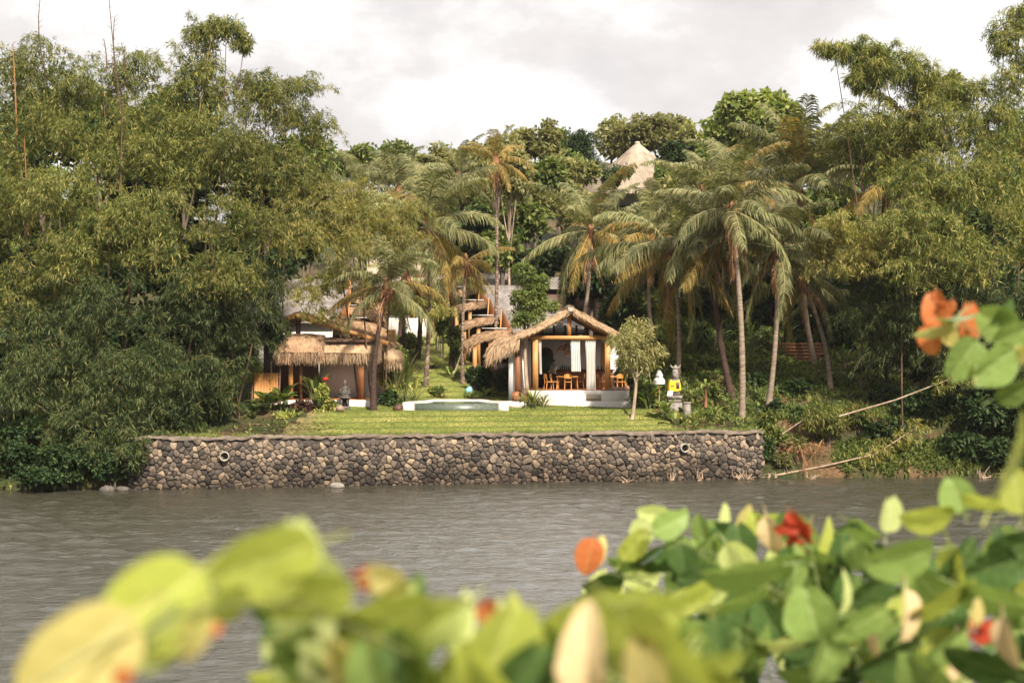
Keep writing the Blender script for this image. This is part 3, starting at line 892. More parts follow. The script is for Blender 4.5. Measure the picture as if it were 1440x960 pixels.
def palm(base_px, crown_px, crown_py, Y, label, L=4.5, n=22, dead=3, nuts=0, mat='palm_trunk', seed=0, r0=.17, bow=0.25, yellow=0.0, emin=-48, emax=86, group=None, cat='palm tree', by=None, up_bias=1.0):
    r = np.random.default_rng(1000 + seed)
    bx = PXw(base_px, Y)
    base = np.array([bx, Y, Hs(bx, Y)])
    top = P(crown_px, crown_py, Y)
    t = thing('coconut_palm', label, cat, base, group)
    q = arc(base - (0, 0, .3), top, (bow * r.choice([-1, 1]), r.normal(0, .1), 0), 40)
    hgt = top[2] - base[2]
    s = np.linspace(0, 1, 40)
    rad = r0 * (1.0 - .35 * s + .55 * np.exp(-s * hgt / .5)) * (1 + .045 * r.normal(size=40))
    mb = MB(); mb.tube(q, rad, 10); mb.build('trunk', M[mat], t, True)
    # fibrous sheath at the heart of the crown
    mb = MB()
    mb.lathe([(r0 * .7, -.7), (r0 * 1.5, -.25), (r0 * 1.9, .1), (r0 * 1.2, .55), (.03, .9)], top, 9)
    for i in range(26):
        az = r.uniform(0, 6.28); a = top + np.array([math.cos(az) * .2, math.sin(az) * .2, r.uniform(-.3, .2)])
        mb.tube(arc(a, a + np.array([math.cos(az) * r.uniform(.2, .5), math.sin(az) * r.uniform(.2, .5), -r.uniform(.2, .9)]), (0, 0, .15), 4), [.035, .03, .02, .01], 4, False)
    mb.build('sheath', M['husk'], t)
    sc = L / 4.7
    for i in range(n):
        f_ = (i + .5) / n
        e = emax + (emin - emax) * f_ ** up_bias + r.normal(0, 7)
        key = int(EL[np.argmin(abs(EL - e))])
        nm = 'y' if r.random() < yellow + (.25 if e < -15 else 0) else 'g'
        me = FR[nm, key][r.integers(3)]
        o = bpy.data.objects.new('frond', me); COL.objects.link(o); o.parent = t
        az = i * 2.39996 + r.normal(0, .2)
        o.location = Vector(top - base + np.array([math.cos(az) * .1, math.sin(az) * .1, .15 + .25 * (1 - f_)]))
        o.rotation_euler = (r.normal(0, .12), r.normal(0, .05), az)
        k = sc * r.uniform(.88, 1.1); o.scale = (k, k, k)
    for i in range(dead):
        o = bpy.data.objects.new('dead_frond', FR['d'][i % 3]); COL.objects.link(o); o.parent = t
        az = -1.57 + r.normal(0, .6) if i < dead * .6 else r.uniform(0, 6.28)
        o.location = Vector(top - base + np.array([0, 0, -.15])); o.rotation_euler = (0, 0, az); k = sc * r.uniform(.7, 1.0); o.scale = (k, k, k)
    for i in range(nuts):
        az = r.uniform(0, 6.28) if i % 3 else -1.57 + r.normal(0, .5)
        c = top + np.array([math.cos(az) * .42, math.sin(az) * .42, -.25 - r.uniform(0, .5)])
        mb = MB(); mb.blob(c, (.13, .13, .17), 8, 6); mb.build('coconut', M['coconut'], t, True)
    return t

# ------------------------------------------------------------------ thatch
def thatch_sheet(mb, prof, A, thick=.28, dens=55, fringe=.55, verge=.25, verge_fn=None, back_verge=True, slen=.5, sw=.03, fr_dens=60):
    """thatch laid over the polyline PROF (ridge first, eave last) swept by the vector A; straw on top, at the eave and at the verges"""
    prof = np.array(prof, float); A = np.array(A, float)
    seg = np.linalg.norm(np.diff(prof, axis=0), axis=1); cum = np.concatenate([[0], np.cumsum(seg)])
    LT = cum[-1]; LA = np.linalg.norm(A); a_ = A / LA
    ns = max(8, int(LT / .18)); nt_ = max(6, int(LA / .3))

    def at(s):
        s = np.clip(s, 0, LT)
        return np.stack([np.interp(s, cum, prof[:, i]) for i in range(3)], -1)

    def tan(s):
        return unit(at(np.asarray(s) + .06) - at(np.asarray(s) - .06))
    S = np.linspace(0, LT, ns); Tt = np.linspace(0, 1, nt_)
    T = tan(S); nrm = np.cross(T, a_); nrm = unit(nrm)
    if nrm[0][2] < 0: nrm = -nrm
    sgn = 1.0
    pts = at(S)
    rnd = np.clip(1 - ((S / LT) * 2 - 1) ** 8, 0.25, 1)
    top = pts[:, None] + Tt[None, :, None] * A + rng.normal(0, .025, (ns, nt_, 1)) * nrm[:, None]
    # rounded front and back verge
    edge = np.clip(np.minimum(Tt, 1 - Tt) * LA / .2, 0, 1)
    top = top - nrm[:, None] * ((1 - np.sqrt(np.maximum(0, 1 - (1 - edge) ** 2))) * thick * .6)[None, :, None]
    bot = pts[:, None] + Tt[None, :, None] * A - nrm[:, None] * (thick * rnd)[:, None, None]
    mb.grid(top, .5); mb.grid(bot[:, ::-1], .2)
    for e in (0, -1):
        mb.grid(np.stack([top[:, e], bot[:, e]], 1), .4)
    mb.grid(np.stack([top[-1], bot[-1]], 1), .4); mb.grid(np.stack([top[0], bot[0]], 1), .4)

    def straw(p, d, L, w):
        n = len(p); d = unit(d); s = unit(np.cross(d, rng.normal(size=(n, 3))))
        L = np.broadcast_to(L, (n,))[:, None]
        mb.quads(np.stack([p - s * w / 2, p + s * w / 2, p + d * L + s * w * .2, p + d * L - s * w * .2], 1), rng.random(n))

    def nrm_at(s):
        q = unit(np.cross(tan(s), a_)); q[q[:, 2] < 0] *= -1
        return q
    n = int(dens * LT * LA)
    s = rng.uniform(0, LT, n); t = rng.uniform(0.0, 1.0, n)
    nn = nrm_at(s)
    p = at(s) + t[:, None] * A + nn * .01
    straw(p, tan(s) + nn * rng.uniform(-.02, .16, n)[:, None] + a_ * rng.normal(0, .13, n)[:, None], rng.uniform(.5, 1.2, n) * slen, sw)
    if fringe:
        n = int(fr_dens * LA * 2.2)
        s = LT - rng.uniform(0, .22, n); t = rng.uniform(-.01, 1.01, n); nn = nrm_at(s)
        p = at(s) + t[:, None] * A - nn * rng.uniform(0, thick, n)[:, None]
        d = tan(s) * .35 + np.array([0, 0, -.9]) + rng.normal(0, .13, (n, 3))
        straw(p, d, rng.uniform(.45, 1.1, n) * fringe, sw * 1.2)
    if verge:
        for e in ((0, 1) if back_verge else (0,)):
            n = int(fr_dens * LT * 1.8)
            s = rng.uniform(0, LT, n); nn = nrm_at(s)
            p = at(s) + e * A + (a_ if e == 0 else -a_) * rng.uniform(-.03, .12, n)[:, None] - nn * rng.uniform(.02, thick, n)[:, None]
            L = rng.uniform(.5, 1.1, n) * (verge if verge_fn is None else verge_fn(p))
            d = tan(s) * .55 + np.array([0, 0, -.55]) + (a_ if e else -a_) * rng.uniform(.0, .5, n)[:, None] + rng.normal(0, .12, (n, 3))
            straw(p, d, L, sw)


# ------------------------------------------------------------------ open pavilion
Yp = 83.0
FZ = 4.64
pav = thing('open_pavilion', 'open-sided thatched pavilion with honey wood gable frame on a white platform', 'pavilion', (3.3, 85, 3.8))
mb = MB(); mb.box((0.95, Yp, 3.3), (6.85, 91.2, FZ)); mb.box((-0.2, 84.2, 3.3), (0.95, 91.2, FZ)); mb.build('platform', M['plaster'], pav)
mb = MB(); mb.box((1.0, Yp - .45, 3.2), (6.95, Yp - .003, 4.03)); mb.build('plinth_step', M['plaster'], pav)
mb = MB(); mb.box((4.38, Yp - .03, 4.1), (5.15, Yp + .02, 4.37)); mb.box((4.33, Yp - .02, 4.05), (5.2, Yp + .01, 4.42)); mb.build('vent_panel', M['thatch_pale'], pav)
mb = MB(); mb.box((0.97, Yp + .02, FZ), (6.83, 91, FZ + .02)); mb.build('floor', M['wood_red'], pav)
for x in (1.37, 5.6):
    for y in (Yp + .3, Yp + 4.2):
        mb = MB(); mb.box((x - .16, y - .16, FZ), (x + .16, y + .16, 7.6)); mb.build('post', M['wood'], pav)
mb = MB(); mb.box((0.18, Yp + .8, 3.9), (.5, Yp + 1.1, 7.75)); mb.build('post', M['wood_red'], pav)
mb = MB(); mb.box((1.05, Yp + .16, 7.6), (5.95, Yp + .44, 7.83)); mb.build('tie_beam', M['wood'], pav)
mb = MB(); mb.box((3.24, Yp + .2, 7.835), (3.46, Yp + .4, 9.02)); mb.build('king_post', M['wood'], pav)
for xe, ze in ((6.15, 7.72), (0.75, 7.75)):
    mb = MB(); mb.bar((3.44, Yp - .1, 9.16), (xe, Yp - .1, ze), .12, .24); mb.bar((3.44, Yp + .3, 9.1), (xe, Yp + .3, ze - .06), .12, .2)
    mb.build('rafter', M['wood'], pav)
for k in range(5):
    for xe, ze in ((6.0, 7.75), (0.85, 7.75)):
        y = Yp + 1.4 + k * 1.35
        mb = MB(); mb.bar((3.44, y, 9.1), (xe, y, ze), .1, .16); mb.build('rafter', M['wood_red'], pav)
for x in (1.37, 5.6):
    mb = MB(); mb.box((x - .09, Yp + .45, 7.62), (x + .09, 90.5, 7.8)); mb.build('side_beam', M['wood_red'], pav)
roof = thatch_l = MB()
Ay = (0, 8.4, 0)
y0 = Yp - .45
thatch_sheet(thatch_l, [(3.44, y0, 9.47), (2.6, y0, 9.02), (1.3, y0, 8.34), (.2, y0, 7.92), (-.7, y0 + .1, 7.62), (-1.15, y0 + .2, 7.28), (-1.38, y0 + .25, 6.95)], Ay, .3, 70, .75, .25,
             lambda p: np.where(p[:, 0] < .35, .85, .22))
thatch_sheet(thatch_l, [(3.44, y0, 9.47), (4.3, y0, 9.02), (5.6, y0, 8.32), (6.2, y0, 7.98), (6.4, y0, 7.75)], Ay, .27, 70, .4, .22)
# hanging straw at the rounded front corner of the low eave
n = 900
s = rng.random(n)
p = np.stack([-1.3 + 1.75 * s, y0 - .05 + rng.normal(0, .1, n), 7.1 + .55 * s - rng.random(n) * .35], 1)
d = np.stack([-.25 + rng.normal(0, .14, n), -.12 + rng.normal(0, .12, n), -np.ones(n)], 1); d = unit(d)
L_ = rng.uniform(.35, .95, n)[:, None] * (1 - .45 * s[:, None]); sd = unit(np.cross(d, rng.normal(size=(n, 3)))) * .018
thatch_l.quads(np.stack([p - sd, p + sd, p + d * L_ + sd * .3, p + d * L_ - sd * .3], 1), rng.random(n))
rf = thatch_l.build('thatch_roof', M['thatch'], pav)
mb = MB(); mb.tube([(3.44, y0 - .06, 9.44), (3.44, y0 + 4, 9.5), (3.44, y0 + 8.5, 9.44)], [.2, .22, .2], 10); mb.build('ridge_cap', M['thatch_pale'], rf)
mb = MB(); mb.box((-.2, Yp + 1.1, 3.6), (.98, Yp + 1.25, 7.75)); mb.box((-.2, Yp + 1.25, 3.6), (-.05, 91, 7.4)); mb.build('side_wall', M['white_wall'], pav)
mb = MB(); mb.box((1.0, Yp + 5.2, FZ), (6.6, Yp + 5.35, 7.55)); mb.build('back_wall', M['white_wall'], pav)
mb = MB(); mb.box((1.0, Yp + 1.3, FZ), (1.12, Yp + 5.19, 7.55)); mb.build('inner_wall', M['white_wall'], pav)
# arched mirror-like doorway in the back wall
ax, ay = 2.1, Yp + 5.17
th = np.linspace(0, math.pi, 14)
arch = [(ax - .42, FZ), (ax + .42, FZ)] + [(ax + .42 * math.cos(q), FZ + 2.05 + .42 * math.sin(q)) for q in th]
mb = MB(); mb.add([(x, ay, z) for x, z in arch], [tuple(range(len(arch)))]); dr = mb.build('arched_doorway', M['interior_shade'], pav)  # flat panel, coloured dark for the unlit space beyond the doorway
mb = MB()
fr_i = [(ax + .42 * math.cos(q), FZ + 2.05 + .42 * math.sin(q)) for q in th]; fr_i = [(ax + .42, FZ)] + fr_i + [(ax - .42, FZ)]
for a, b in zip(fr_i, fr_i[1:]): mb.bar((a[0], ay - .02, a[1]), (b[0], ay - .02, b[1]), .08, .08)
mb.build('door_frame', M['wood_dark'], dr)
mb = MB(); mb.box((ax - .3, ay - .02, FZ + 1.0), (ax + .28, ay - .012, FZ + 2.0)); mb.build('mirror_glass', M['pool_water'], dr)
for z in (7.72, ):
    mb = MB()
    for x in (1.9, 2.6, 3.3, 4.0): mb.box((x - .06, Yp + 5.1, 7.56), (x + .06, Yp + 5.25, 8.5))
    mb.build('gable_studs', M['wood_dark'], pav)
mb = MB(); mb.box((1.0, Yp + 5.15, 7.56), (6.3, Yp + 5.3, 7.72)); mb.build('back_beam', M['wood_dark'], pav)
# bar
bar_ = thing('bar_counter', 'long bar counter clad in upright red-brown boards inside the pavilion', 'bar counter', (4.3, 86.5, FZ))
mb = MB()
for i in range(24):
    x = 2.65 + i * .145; mb.box((x, 86.3 + .006 * (i % 3), FZ + .02), (x + .135, 86.9, FZ + 1.1))
mb.build('board_front', M['wood_red'], bar_)
mb = MB(); mb.box((2.6, 86.2, FZ + 1.1), (6.2, 86.98, FZ + 1.16)); mb.build('countertop', M['wood_dark'], bar_)
for i in range(13):
    x = 2.95 + i * .13 if i < 10 else 5.05 + (i - 10) * .2
    h = .2 + .12 * ((i * 7) % 4) / 3
    t = thing('bottle', 'small dark bottle in the row standing on the bar counter', 'bottle', (x, 86.7, FZ + 1.16), 'bottles on the bar counter')
    mb = MB(); mb.lathe([(.04, 0), (.045, .02), (.045, h * .6), (.018, h * .78), (.016, h)], (x, 86.7, FZ + 1.16), 8); mb.build('glass', M['glass_bottle'], t, True)
    mb = MB(); mb.lathe([(.019, h), (.019, h + .03)], (x, 86.7, FZ + 1.16), 8); mb.build('cap', M['wood_dark'], t)
# pendant lamps
for x, y, z, s, lb in ((2.98, 86.0, 6.98, .26, 'wicker pendant lamp nearest the arched doorway in the pavilion'), (3.33, 86.2, 7.08, .28, 'wicker pendant lamp hanging between the other two by the short curtain'), (3.42, 85.4, 6.72, .27, 'lowest wicker pendant lamp with pale underside beside the short curtain')):
    t = thing('pendant_lamp', lb, 'lamp', (x, y, z), 'wicker pendant lamps')
    mb = MB(); mb.lathe([(.05, .28), (.16, .24), (s, .05), (s * 1.05, -.04), (s * .95, -.05), (.06, .22)], (x, y, z), 14); mb.build('shade', M['wicker'], t, True)
    mb = MB(); mb.lathe([(s * .9, -.06), (s * .75, -.1), (.05, -.12)], (x, y, z), 14); mb.build('diffuser', M['cloth'], t, True)
    mb = MB(); mb.tube([(x, y, z + .26), (x, y, 7.7)], .012, 5); mb.build('cord', M['black'], t)


# curtains
def curtain(x0, x1, zb, Y, label, folds, gather=0.0, taper=0.0):
    t = thing('curtain', label, 'curtain', ((x0 + x1) / 2, Y, 7.6), 'white curtains of the pavilion')
    u = np.linspace(0, 1, folds * 8); z = np.linspace(7.6, zb, 24)
    Gc = []
    for k, zz in enumerate(z):
        f_ = k / 23; w = (x1 - x0) * (1 - gather * math.sin(math.pi * min(1, f_ * 1.05)) * .5) * (1 - taper * f_); xm = (x0 + x1) / 2 + .05 * f_
        Gc.append(np.stack([xm + (u - .5) * w, Y + .05 * np.sin(u * folds * 6.283 + .4 * f_) * (1 + .3 * f_), np.full(len(u), zz) + .02 * np.sin(u * folds * 6.28)], 1))
    mb = MB(); mb.grid(np.array(Gc)); mb.build('fabric', M['cloth'], t, True)
    mb = MB(); mb.tube([(x0 - .03, Y, 7.59), (x1 + .03, Y, 7.59)], .02, 6); mb.build('rod', M['wood_dark'], t)
curtain(3.43, 3.98, 5.75, Yp + .3, 'short white curtain ending above the bar counter, middle of the pavilion opening', 5, .1)
curtain(4.28, 4.9, FZ + .02, Yp + .28, 'long white curtain reaching down to the pavilion floor', 6, .25, .12)
curtain(1.36 + .18, 1.36 + .36, 5.6, Yp + .34, 'narrow white curtain tied beside the honey wood post', 2, .3, .2)


# tables and chairs
def dining_table(x, y, w, d, label, rz=0):
    t = thing('dining_table', label, 'table', (x, y, FZ + .02))
    mb = MB(); mb.box((x - w / 2, y - d / 2, FZ + .74), (x + w / 2, y + d / 2, FZ + .79)); mb.build('tabletop', M['wood_chair'], t)
    for i in (-1, 1):
        for j in (-1, 1):
            mb = MB(); a = np.array((x + i * (w / 2 - .08), y + j * (d / 2 - .08), FZ + .74)); mb.tube([a, a + (i * .06, 0, -.72)], [.035, .022], 6); mb.build('leg', M['wood_chair'], t)
dining_table(3.28, Yp + 1.7, 1.3, .8, 'honey wood dining table in front of the bar counter')
dining_table(5.9, Yp + 1.9, .9, .8, 'honey wood dining table partly behind the far pavilion post')


def make_chair(label):
    t = thing('dining_chair', label, 'chair', (0, 0, 0), 'honey wood dining chairs')
    mb = MB(); mb.prism([(-.2, -.2), (.2, -.2), (.23, .05), (.2, .22), (-.2, .22), (-.23, .05)], .43, .47); mb.build('seat', M['wood_chair'], t)
    for i in (-1, 1):
        mb = MB(); mb.tube([(i * .18, .17, .44), (i * .2, .21, 0)], [.024, .018], 6); mb.build('leg', M['wood_chair'], t)
        mb = MB(); mb.tube([(i * .2, -.27, .86), (i * .185, -.2, .45), (i * .2, -.26, 0)], [.018, .026, .018], 6); mb.build('leg', M['wood_chair'], t)
    mb = MB(); u = np.linspace(-1, 1, 9)
    yb_ = -.27 - .06 * (1 - u ** 2)
    top = .88 + .05 * (1 - u ** 2); bot = .66 + .02 * u ** 2
    mb.grid(np.stack([np.stack([u * .235, yb_, bot], 1), np.stack([u * .235, yb_, top], 1)], 1))
    mb.grid(np.stack([np.stack([u * .235, yb_ + .025, top], 1), np.stack([u * .235, yb_ + .025, bot], 1)], 1))
    mb.grid(np.stack([np.stack([u * .235, yb_, top], 1), np.stack([u * .235, yb_ + .025, top], 1)], 1)); mb.build('backrest', M['wood_chair'], t)
    return t
ch0 = make_chair('honey wood chair facing the bar with its rounded back to the lawn')
spots = [(3.3, Yp + .95, 0, None), (2.55, Yp + 1.6, -1.45, 'honey wood chair drawn up at the arched doorway end of the table'),
         (4.02, Yp + 1.8, 1.5, 'honey wood chair at the end of the table beside the long curtain'),
         (2.2, Yp + 1.3, -1.2, 'darker shaded honey wood chair closest to the narrow tied curtain'),
         (5.35, Yp + 1.5, -1.3, 'honey wood chair between long curtain and far pavilion post'),
         (6.25, Yp + 1.2, .5, 'honey wood chair just beyond the far pavilion post'),
         (6.55, Yp + 1.6, 1.3, 'outermost honey wood chair at the open platform edge')]
for i, (x, y, rz, lb) in enumerate(spots):
    o = ch0 if i == 0 else copy_tree(ch0)
    o.location = (x, y, FZ + .02); o.rotation_euler = (0, 0, rz)
    if lb: o['label'] = lb
for i, (x, w, h, lb) in enumerate(((5.75, .2, .13, 'brown rough stone lying by the foot of the far post'), (6.1, .26, .15, 'largest brown rough stone on the platform edge'), (6.45, .18, .14, 'grey-brown stone near the platform corner'), (6.7, .2, .2, 'pale rounded stone on the very corner of the platform'))):
    mb = MB(); mb.blob((x, Yp + .25, FZ + h * .45), (w, .15, h), 9, 7, .1); o = mb.build('platform_stone', M['terracotta' if i % 2 else 'stone_grey'], None, True); tag(o, lb, 'stone', 'stones on the platform edge')
# entry slab and box steps
t = thing('entry_slab', 'white paving slab lying on the lawn before the pavilion side wall', 'paving slab', (-.4, 82.6, 3.8))
mb = MB(); mb.prism([(-1.0, 83.4), (-.6, 82.5), (.1, 81.9), (.8, 81.95), (.8, 83.9), (-.2, 84)], 3.6, 4.02); mb.build('slab', M['plaster'], t)
t = thing('wooden_steps', 'small brown wooden box steps beside the pavilion side wall', 'steps', (.5, 83.2, 4.02))
mb = MB(); mb.box((.1, 82.7, 4.02), (.85, 83.2, 4.3)); mb.build('lower_step', M['wood_red'], t)
mb = MB(); mb.box((.0, 83.21, 4.02), (.42, 83.7, 4.55)); mb.build('upper_step', M['wood_red'], t)
mb = MB(); mb.box((.5, 83.21, 4.02), (.92, 83.7, 4.75)); mb.build('upper_step', M['wood_dark'], t)


# person behind the table
def person(x, y, z, h, rz, label):
    s = h / 1.72
    t = thing('person', label, 'person', (0, 0, 0))
    V = {'pel': (0, 0, .95, .135), 'waist': (0, .01, 1.1, .125), 'chest': (0, .02, 1.3, .155), 'neckb': (0, .01, 1.45, .07), 'neck': (0, .02, 1.52, .052), 'head': (0, .03, 1.62, .095), 'crown': (0, .02, 1.68, .08),
         'shl': (-.17, 0, 1.41, .062), 'ell': (-.24, .03, 1.14, .045), 'wrl': (-.15, .2, 1.02, .034), 'hdl': (-.1, .27, 1.03, .03),
         'shr': (.17, 0, 1.41, .062), 'elr': (.24, .03, 1.14, .045), 'wrr': (.15, .2, 1.02, .034), 'hdr': (.1, .27, 1.03, .03),
         'hpl': (-.095, 0, .88, .095), 'knl': (-.1, .02, .48, .062), 'anl': (-.1, 0, .08, .042), 'tol': (-.11, .15, .035, .035),
         'hpr': (.095, 0, .88, .095), 'knr': (.1, .02, .48, .062), 'anr': (.1, 0, .08, .042), 'tor': (.11, .15, .035, .035)}
    E = [('pel', 'waist'), ('waist', 'chest'), ('chest', 'neckb'), ('neckb', 'neck'), ('neck', 'head'), ('head', 'crown')]
    for q in 'lr': E += [('chest', 'sh' + q), ('sh' + q, 'el' + q), ('el' + q, 'wr' + q), ('wr' + q, 'hd' + q), ('pel', 'hp' + q), ('hp' + q, 'kn' + q), ('kn' + q, 'an' + q), ('an' + q, 'to' + q)]
    for q, sx in (('l', 1), ('r', -1)):     # five fingers on each hand
        hx, hy, hz = V['hd' + q][:3]
        for f_ in range(5):
            k = 'f%s%d' % (q, f_)
            V[k] = (hx + sx * (-.03 + .02 * f_) + (sx * .03 if f_ == 4 else 0), hy + (.065 if f_ < 4 else .02), hz - .02 + (0 if f_ < 4 else .02), .0085); E.append(('hd' + q, k))
    keys = list(V)
    me = bpy.data.meshes.new('body')
    me.from_pydata([tuple(np.array(V[k][:3]) * s) for k in keys], [(keys.index(a), keys.index(b)) for a, b in E], [])
    o = bpy.data.objects.new('body', me); COL.objects.link(o); o.parent = t
    o.modifiers.new('Skin', 'SKIN')
    for i, k in enumerate(keys):
        sv = me.skin_vertices[0].data[i]; sv.radius = (V[k][3] * s,) * 2; sv.use_root = (k == 'pel')
    sb = o.modifiers.new('Sub', 'SUBSURF'); sb.levels = 1; sb.render_levels = 2
    me.materials.append(M['skin'])
    def garment(nm, mat, prof):
        m2 = MB()
        for pts, rad in prof: m2.tube(np.array(pts) * s, np.array(rad) * s, 12)
        m2.build(nm, M[mat], t, True)
    garment('shirt', 'shirt', [([(0, 0, .9), (0, .01, 1.1), (0, .02, 1.3), (0, .01, 1.43), (0, .01, 1.49)], [.175, .16, .19, .15, .075]),
                               ([(-.12, 0, 1.42), (-.19, .0, 1.39), (-.235, .02, 1.2)], [.075, .078, .065]), ([(.12, 0, 1.42), (.19, .0, 1.39), (.235, .02, 1.2)], [.075, .078, .065])])
    garment('trousers', 'trousers', [([(0, 0, .95), (0, 0, .8)], [.17, .17])] + [([(q * .09, 0, .88), (q * .1, .02, .5), (q * .1, 0, .1)], [.11, .085, .065]) for q in (-1, 1)])
    m2 = MB(); m2.blob(np.array((0, .005, 1.66)) * s, np.array((.108, .112, .11)) * s, 12, 9, .02); m2.build('hair', M['hair'], t, True)
    t.location = (x, y, z); t.rotation_euler = (0, 0, rz)
person(2.5, 85.75, FZ + .02, 1.72, 2.4, 'person with black hair in a grey-green shirt standing by the bar counter')

# ------------------------------------------------------------------ hut on the near side of the lawn
Yh = 82.0
hut = thing('thatched_hut', 'low thatched hut with shaggy straw canopy beside the dark bamboo', 'hut', (-10.2, 83, 3.9))
mb = MB(); mb.box((-14.6, 80.8, 3.3), (-7.9, 86.5, 4.17)); mb.build('platform', M['plaster'], hut)
mb = MB(); mb.box((-14.55, 80.85, 4.17), (-7.95, 86.4, 4.2)); mb.build('floor', M['wood_red'], hut)
for x, w, m_ in ((-12.62, .24, 'wood'), (-12.05, .14, 'wood_red'), (-8.62, .34, 'wood_red')):
    mb = MB(); mb.box((x - w / 2, 81.1, 4.2), (x + w / 2, 81.1 + w, 7.4)); mb.build('post', M[m_], hut)
mb = MB(); mb.box((-11.3, 83.6, 4.2), (-7.6, 83.75, 7.6)); mb.build('back_wall', M['white_wall'], hut)
mb = MB(); mb.box((-14.5, 83.0, 4.2), (-11.31, 83.15, 7.6)); mb.build('dark_wall', M['wood_dark'], hut)
u = np.linspace(0, 1, 10)
mb = MB(); mb.grid(np.stack([np.stack([-7.62 + .3 * u, 83.7 - 2.4 * u, np.full(10, 4.2)], 1), np.stack([-7.62 + .3 * u, 83.7 - 2.4 * u, 7.3 - .35 * u], 1)], 1)); mb.build('side_wall', M['plaster'], hut)
mb = MB(); mb.box((-13.1, 81.0, 7.42), (-7.6, 81.25, 7.6)); mb.build('front_beam', M['wood_dark'], hut)
mb = MB(); mb.box((-12.45, 81.9, 7.6), (-12.2, 82.1, 9.0)); mb.build('king_post', M['wood_dark'], hut)
for xe, ze in ((-15.2, 8.0), (-7.1, 7.38)):
    mb = MB(); mb.bar((-12.4, 81.5, 8.98), (xe, 81.5, ze), .12, .24); mb.build('rafter', M['wood'], hut)
mb = MB()
thatch_sheet(mb, [(-12.4, 81.7, 9.2), (-11, 81.7, 8.75), (-9, 81.7, 8.1), (-7.6, 81.7, 7.68), (-7.1, 81.7, 7.4)], (0, 5.5, 0), .22, 70, .4, .3, lambda p: np.where((p[:, 0] > -10.6) & (p[:, 0] < -9.0), .7, .12))
thatch_sheet(mb, [(-12.4, 81.7, 9.2), (-13.4, 81.7, 8.75), (-15.2, 81.7, 8.0)], (0, 5.5, 0), .26, 45, .5, .25)
mb.build('thatch_roof', M['thatch_brown'], hut)
mb = MB()
thatch_sheet(mb, [(-7.5, 82.0, 7.74), (-7.5, 81.4, 7.5), (-7.5, 80.9, 7.1), (-7.5, 80.72, 6.85)], (-4.2, 0, 0), .32, 150, .6, .25, None, True, .4, .018, 190)
mb.build('straw_canopy', M['thatch'], hut)
mb = MB()
thatch_sheet(mb, [(-10.75, 81.8, 7.95), (-10.75, 81.0, 7.65), (-10.75, 80.4, 7.15), (-10.75, 80.2, 6.9)], (-2.6, 0, 0), .36, 150, .65, .4, None, True, .5, .018, 190)
mb.build('straw_canopy', M['thatch_brown'], hut)
mb = MB(); 
mb.lathe([(.02, 7.1), (.55, 6.95), (.72, 6.55), (.6, 6.2)], (-6.95, 82.3, 0), 14)
n = 500; az = rng.uniform(0, 6.28, n); p = np.stack([-6.95 + .6 * np.cos(az), 82.3 + .6 * np.sin(az), rng.uniform(6.1, 6.9, n)], 1); d = unit(np.stack([.25 * np.cos(az), .25 * np.sin(az), -np.ones(n)], 1) + rng.normal(0, .1, (n, 3)))
sd = unit(np.cross(d, rng.normal(size=(n, 3)))) * .016; mb.quads(np.stack([p - sd, p + sd, p + d * .5, p + d * .5 + sd * .2], 1), rng.random(n))
mb.build('straw_bundle', M['thatch'], hut)
t = thing('bamboo_screen', 'upright slatted bamboo screen panel under the dark bamboo beside the hut', 'screen', (-14, 80.5, 4.2))
mb = MB()
for i in range(16): mb.tube([(-14.55 + i * .085, 80.5, 4.3), (-14.55 + i * .085, 80.5, 5.72)], .04, 6)
mb.build('slat_panel', M['wood'], t)
mb = MB(); mb.box((-14.62, 80.54, 4.5), (-13.2, 80.6, 4.58)); mb.box((-14.62, 80.54, 5.45), (-13.2, 80.6, 5.53)); mb.build('rail', M['wood_dark'], t)
# guardian statue
sx, sy = PXw(485, 80.3), 80.3; sz = Hs(sx, sy)
t = thing('guardian_statue', 'small mossy stone guardian figure sitting on a niche pedestal before the hut', 'statue', (sx, sy, sz))
mb = MB(); mb.box((sx - .28, sy - .25, sz - .1), (sx + .28, sy + .25, sz + .12)); mb.box((sx - .22, sy - .2, sz + .12), (sx - .13, sy + .2, sz + .55)); mb.box((sx + .13, sy - .2, sz + .12), (sx + .22, sy + .2, sz + .55)); mb.box((sx - .13, sy + .05, sz + .12), (sx + .13, sy + .2, sz + .55))
mb.box((sx - .3, sy - .27, sz + .55), (sx + .3, sy + .27, sz + .68)); mb.box((sx - .24, sy - .22, sz + .68), (sx + .24, sy + .22, sz + .78)); mb.build('pedestal', M['stone_dark'], t)
mb = MB(); mb.lathe([(.2, .78), (.23, .86), (.17, 1.0), (.15, 1.1), (.17, 1.2), (.06, 1.28), (.07, 1.31), (.12, 1.38), (.12, 1.46), (.06, 1.54), (.02, 1.62)], (sx, sy, sz), 10)
for q in (-1, 1):
    mb.tube([(sx + q * .17, sy, sz + 1.18), (sx + q * .26, sy - .06, sz + 1.0), (sx + q * .14, sy - .2, sz + .92)], [.06, .055, .045], 7)
    mb.tube([(sx + q * .1, sy, sz + .84), (sx + q * .27, sy - .15, sz + .86), (sx + q * .08, sy - .24, sz + .82)], [.08, .075, .05], 7)
mb.build('figure', M['stone_dark'], t, True)


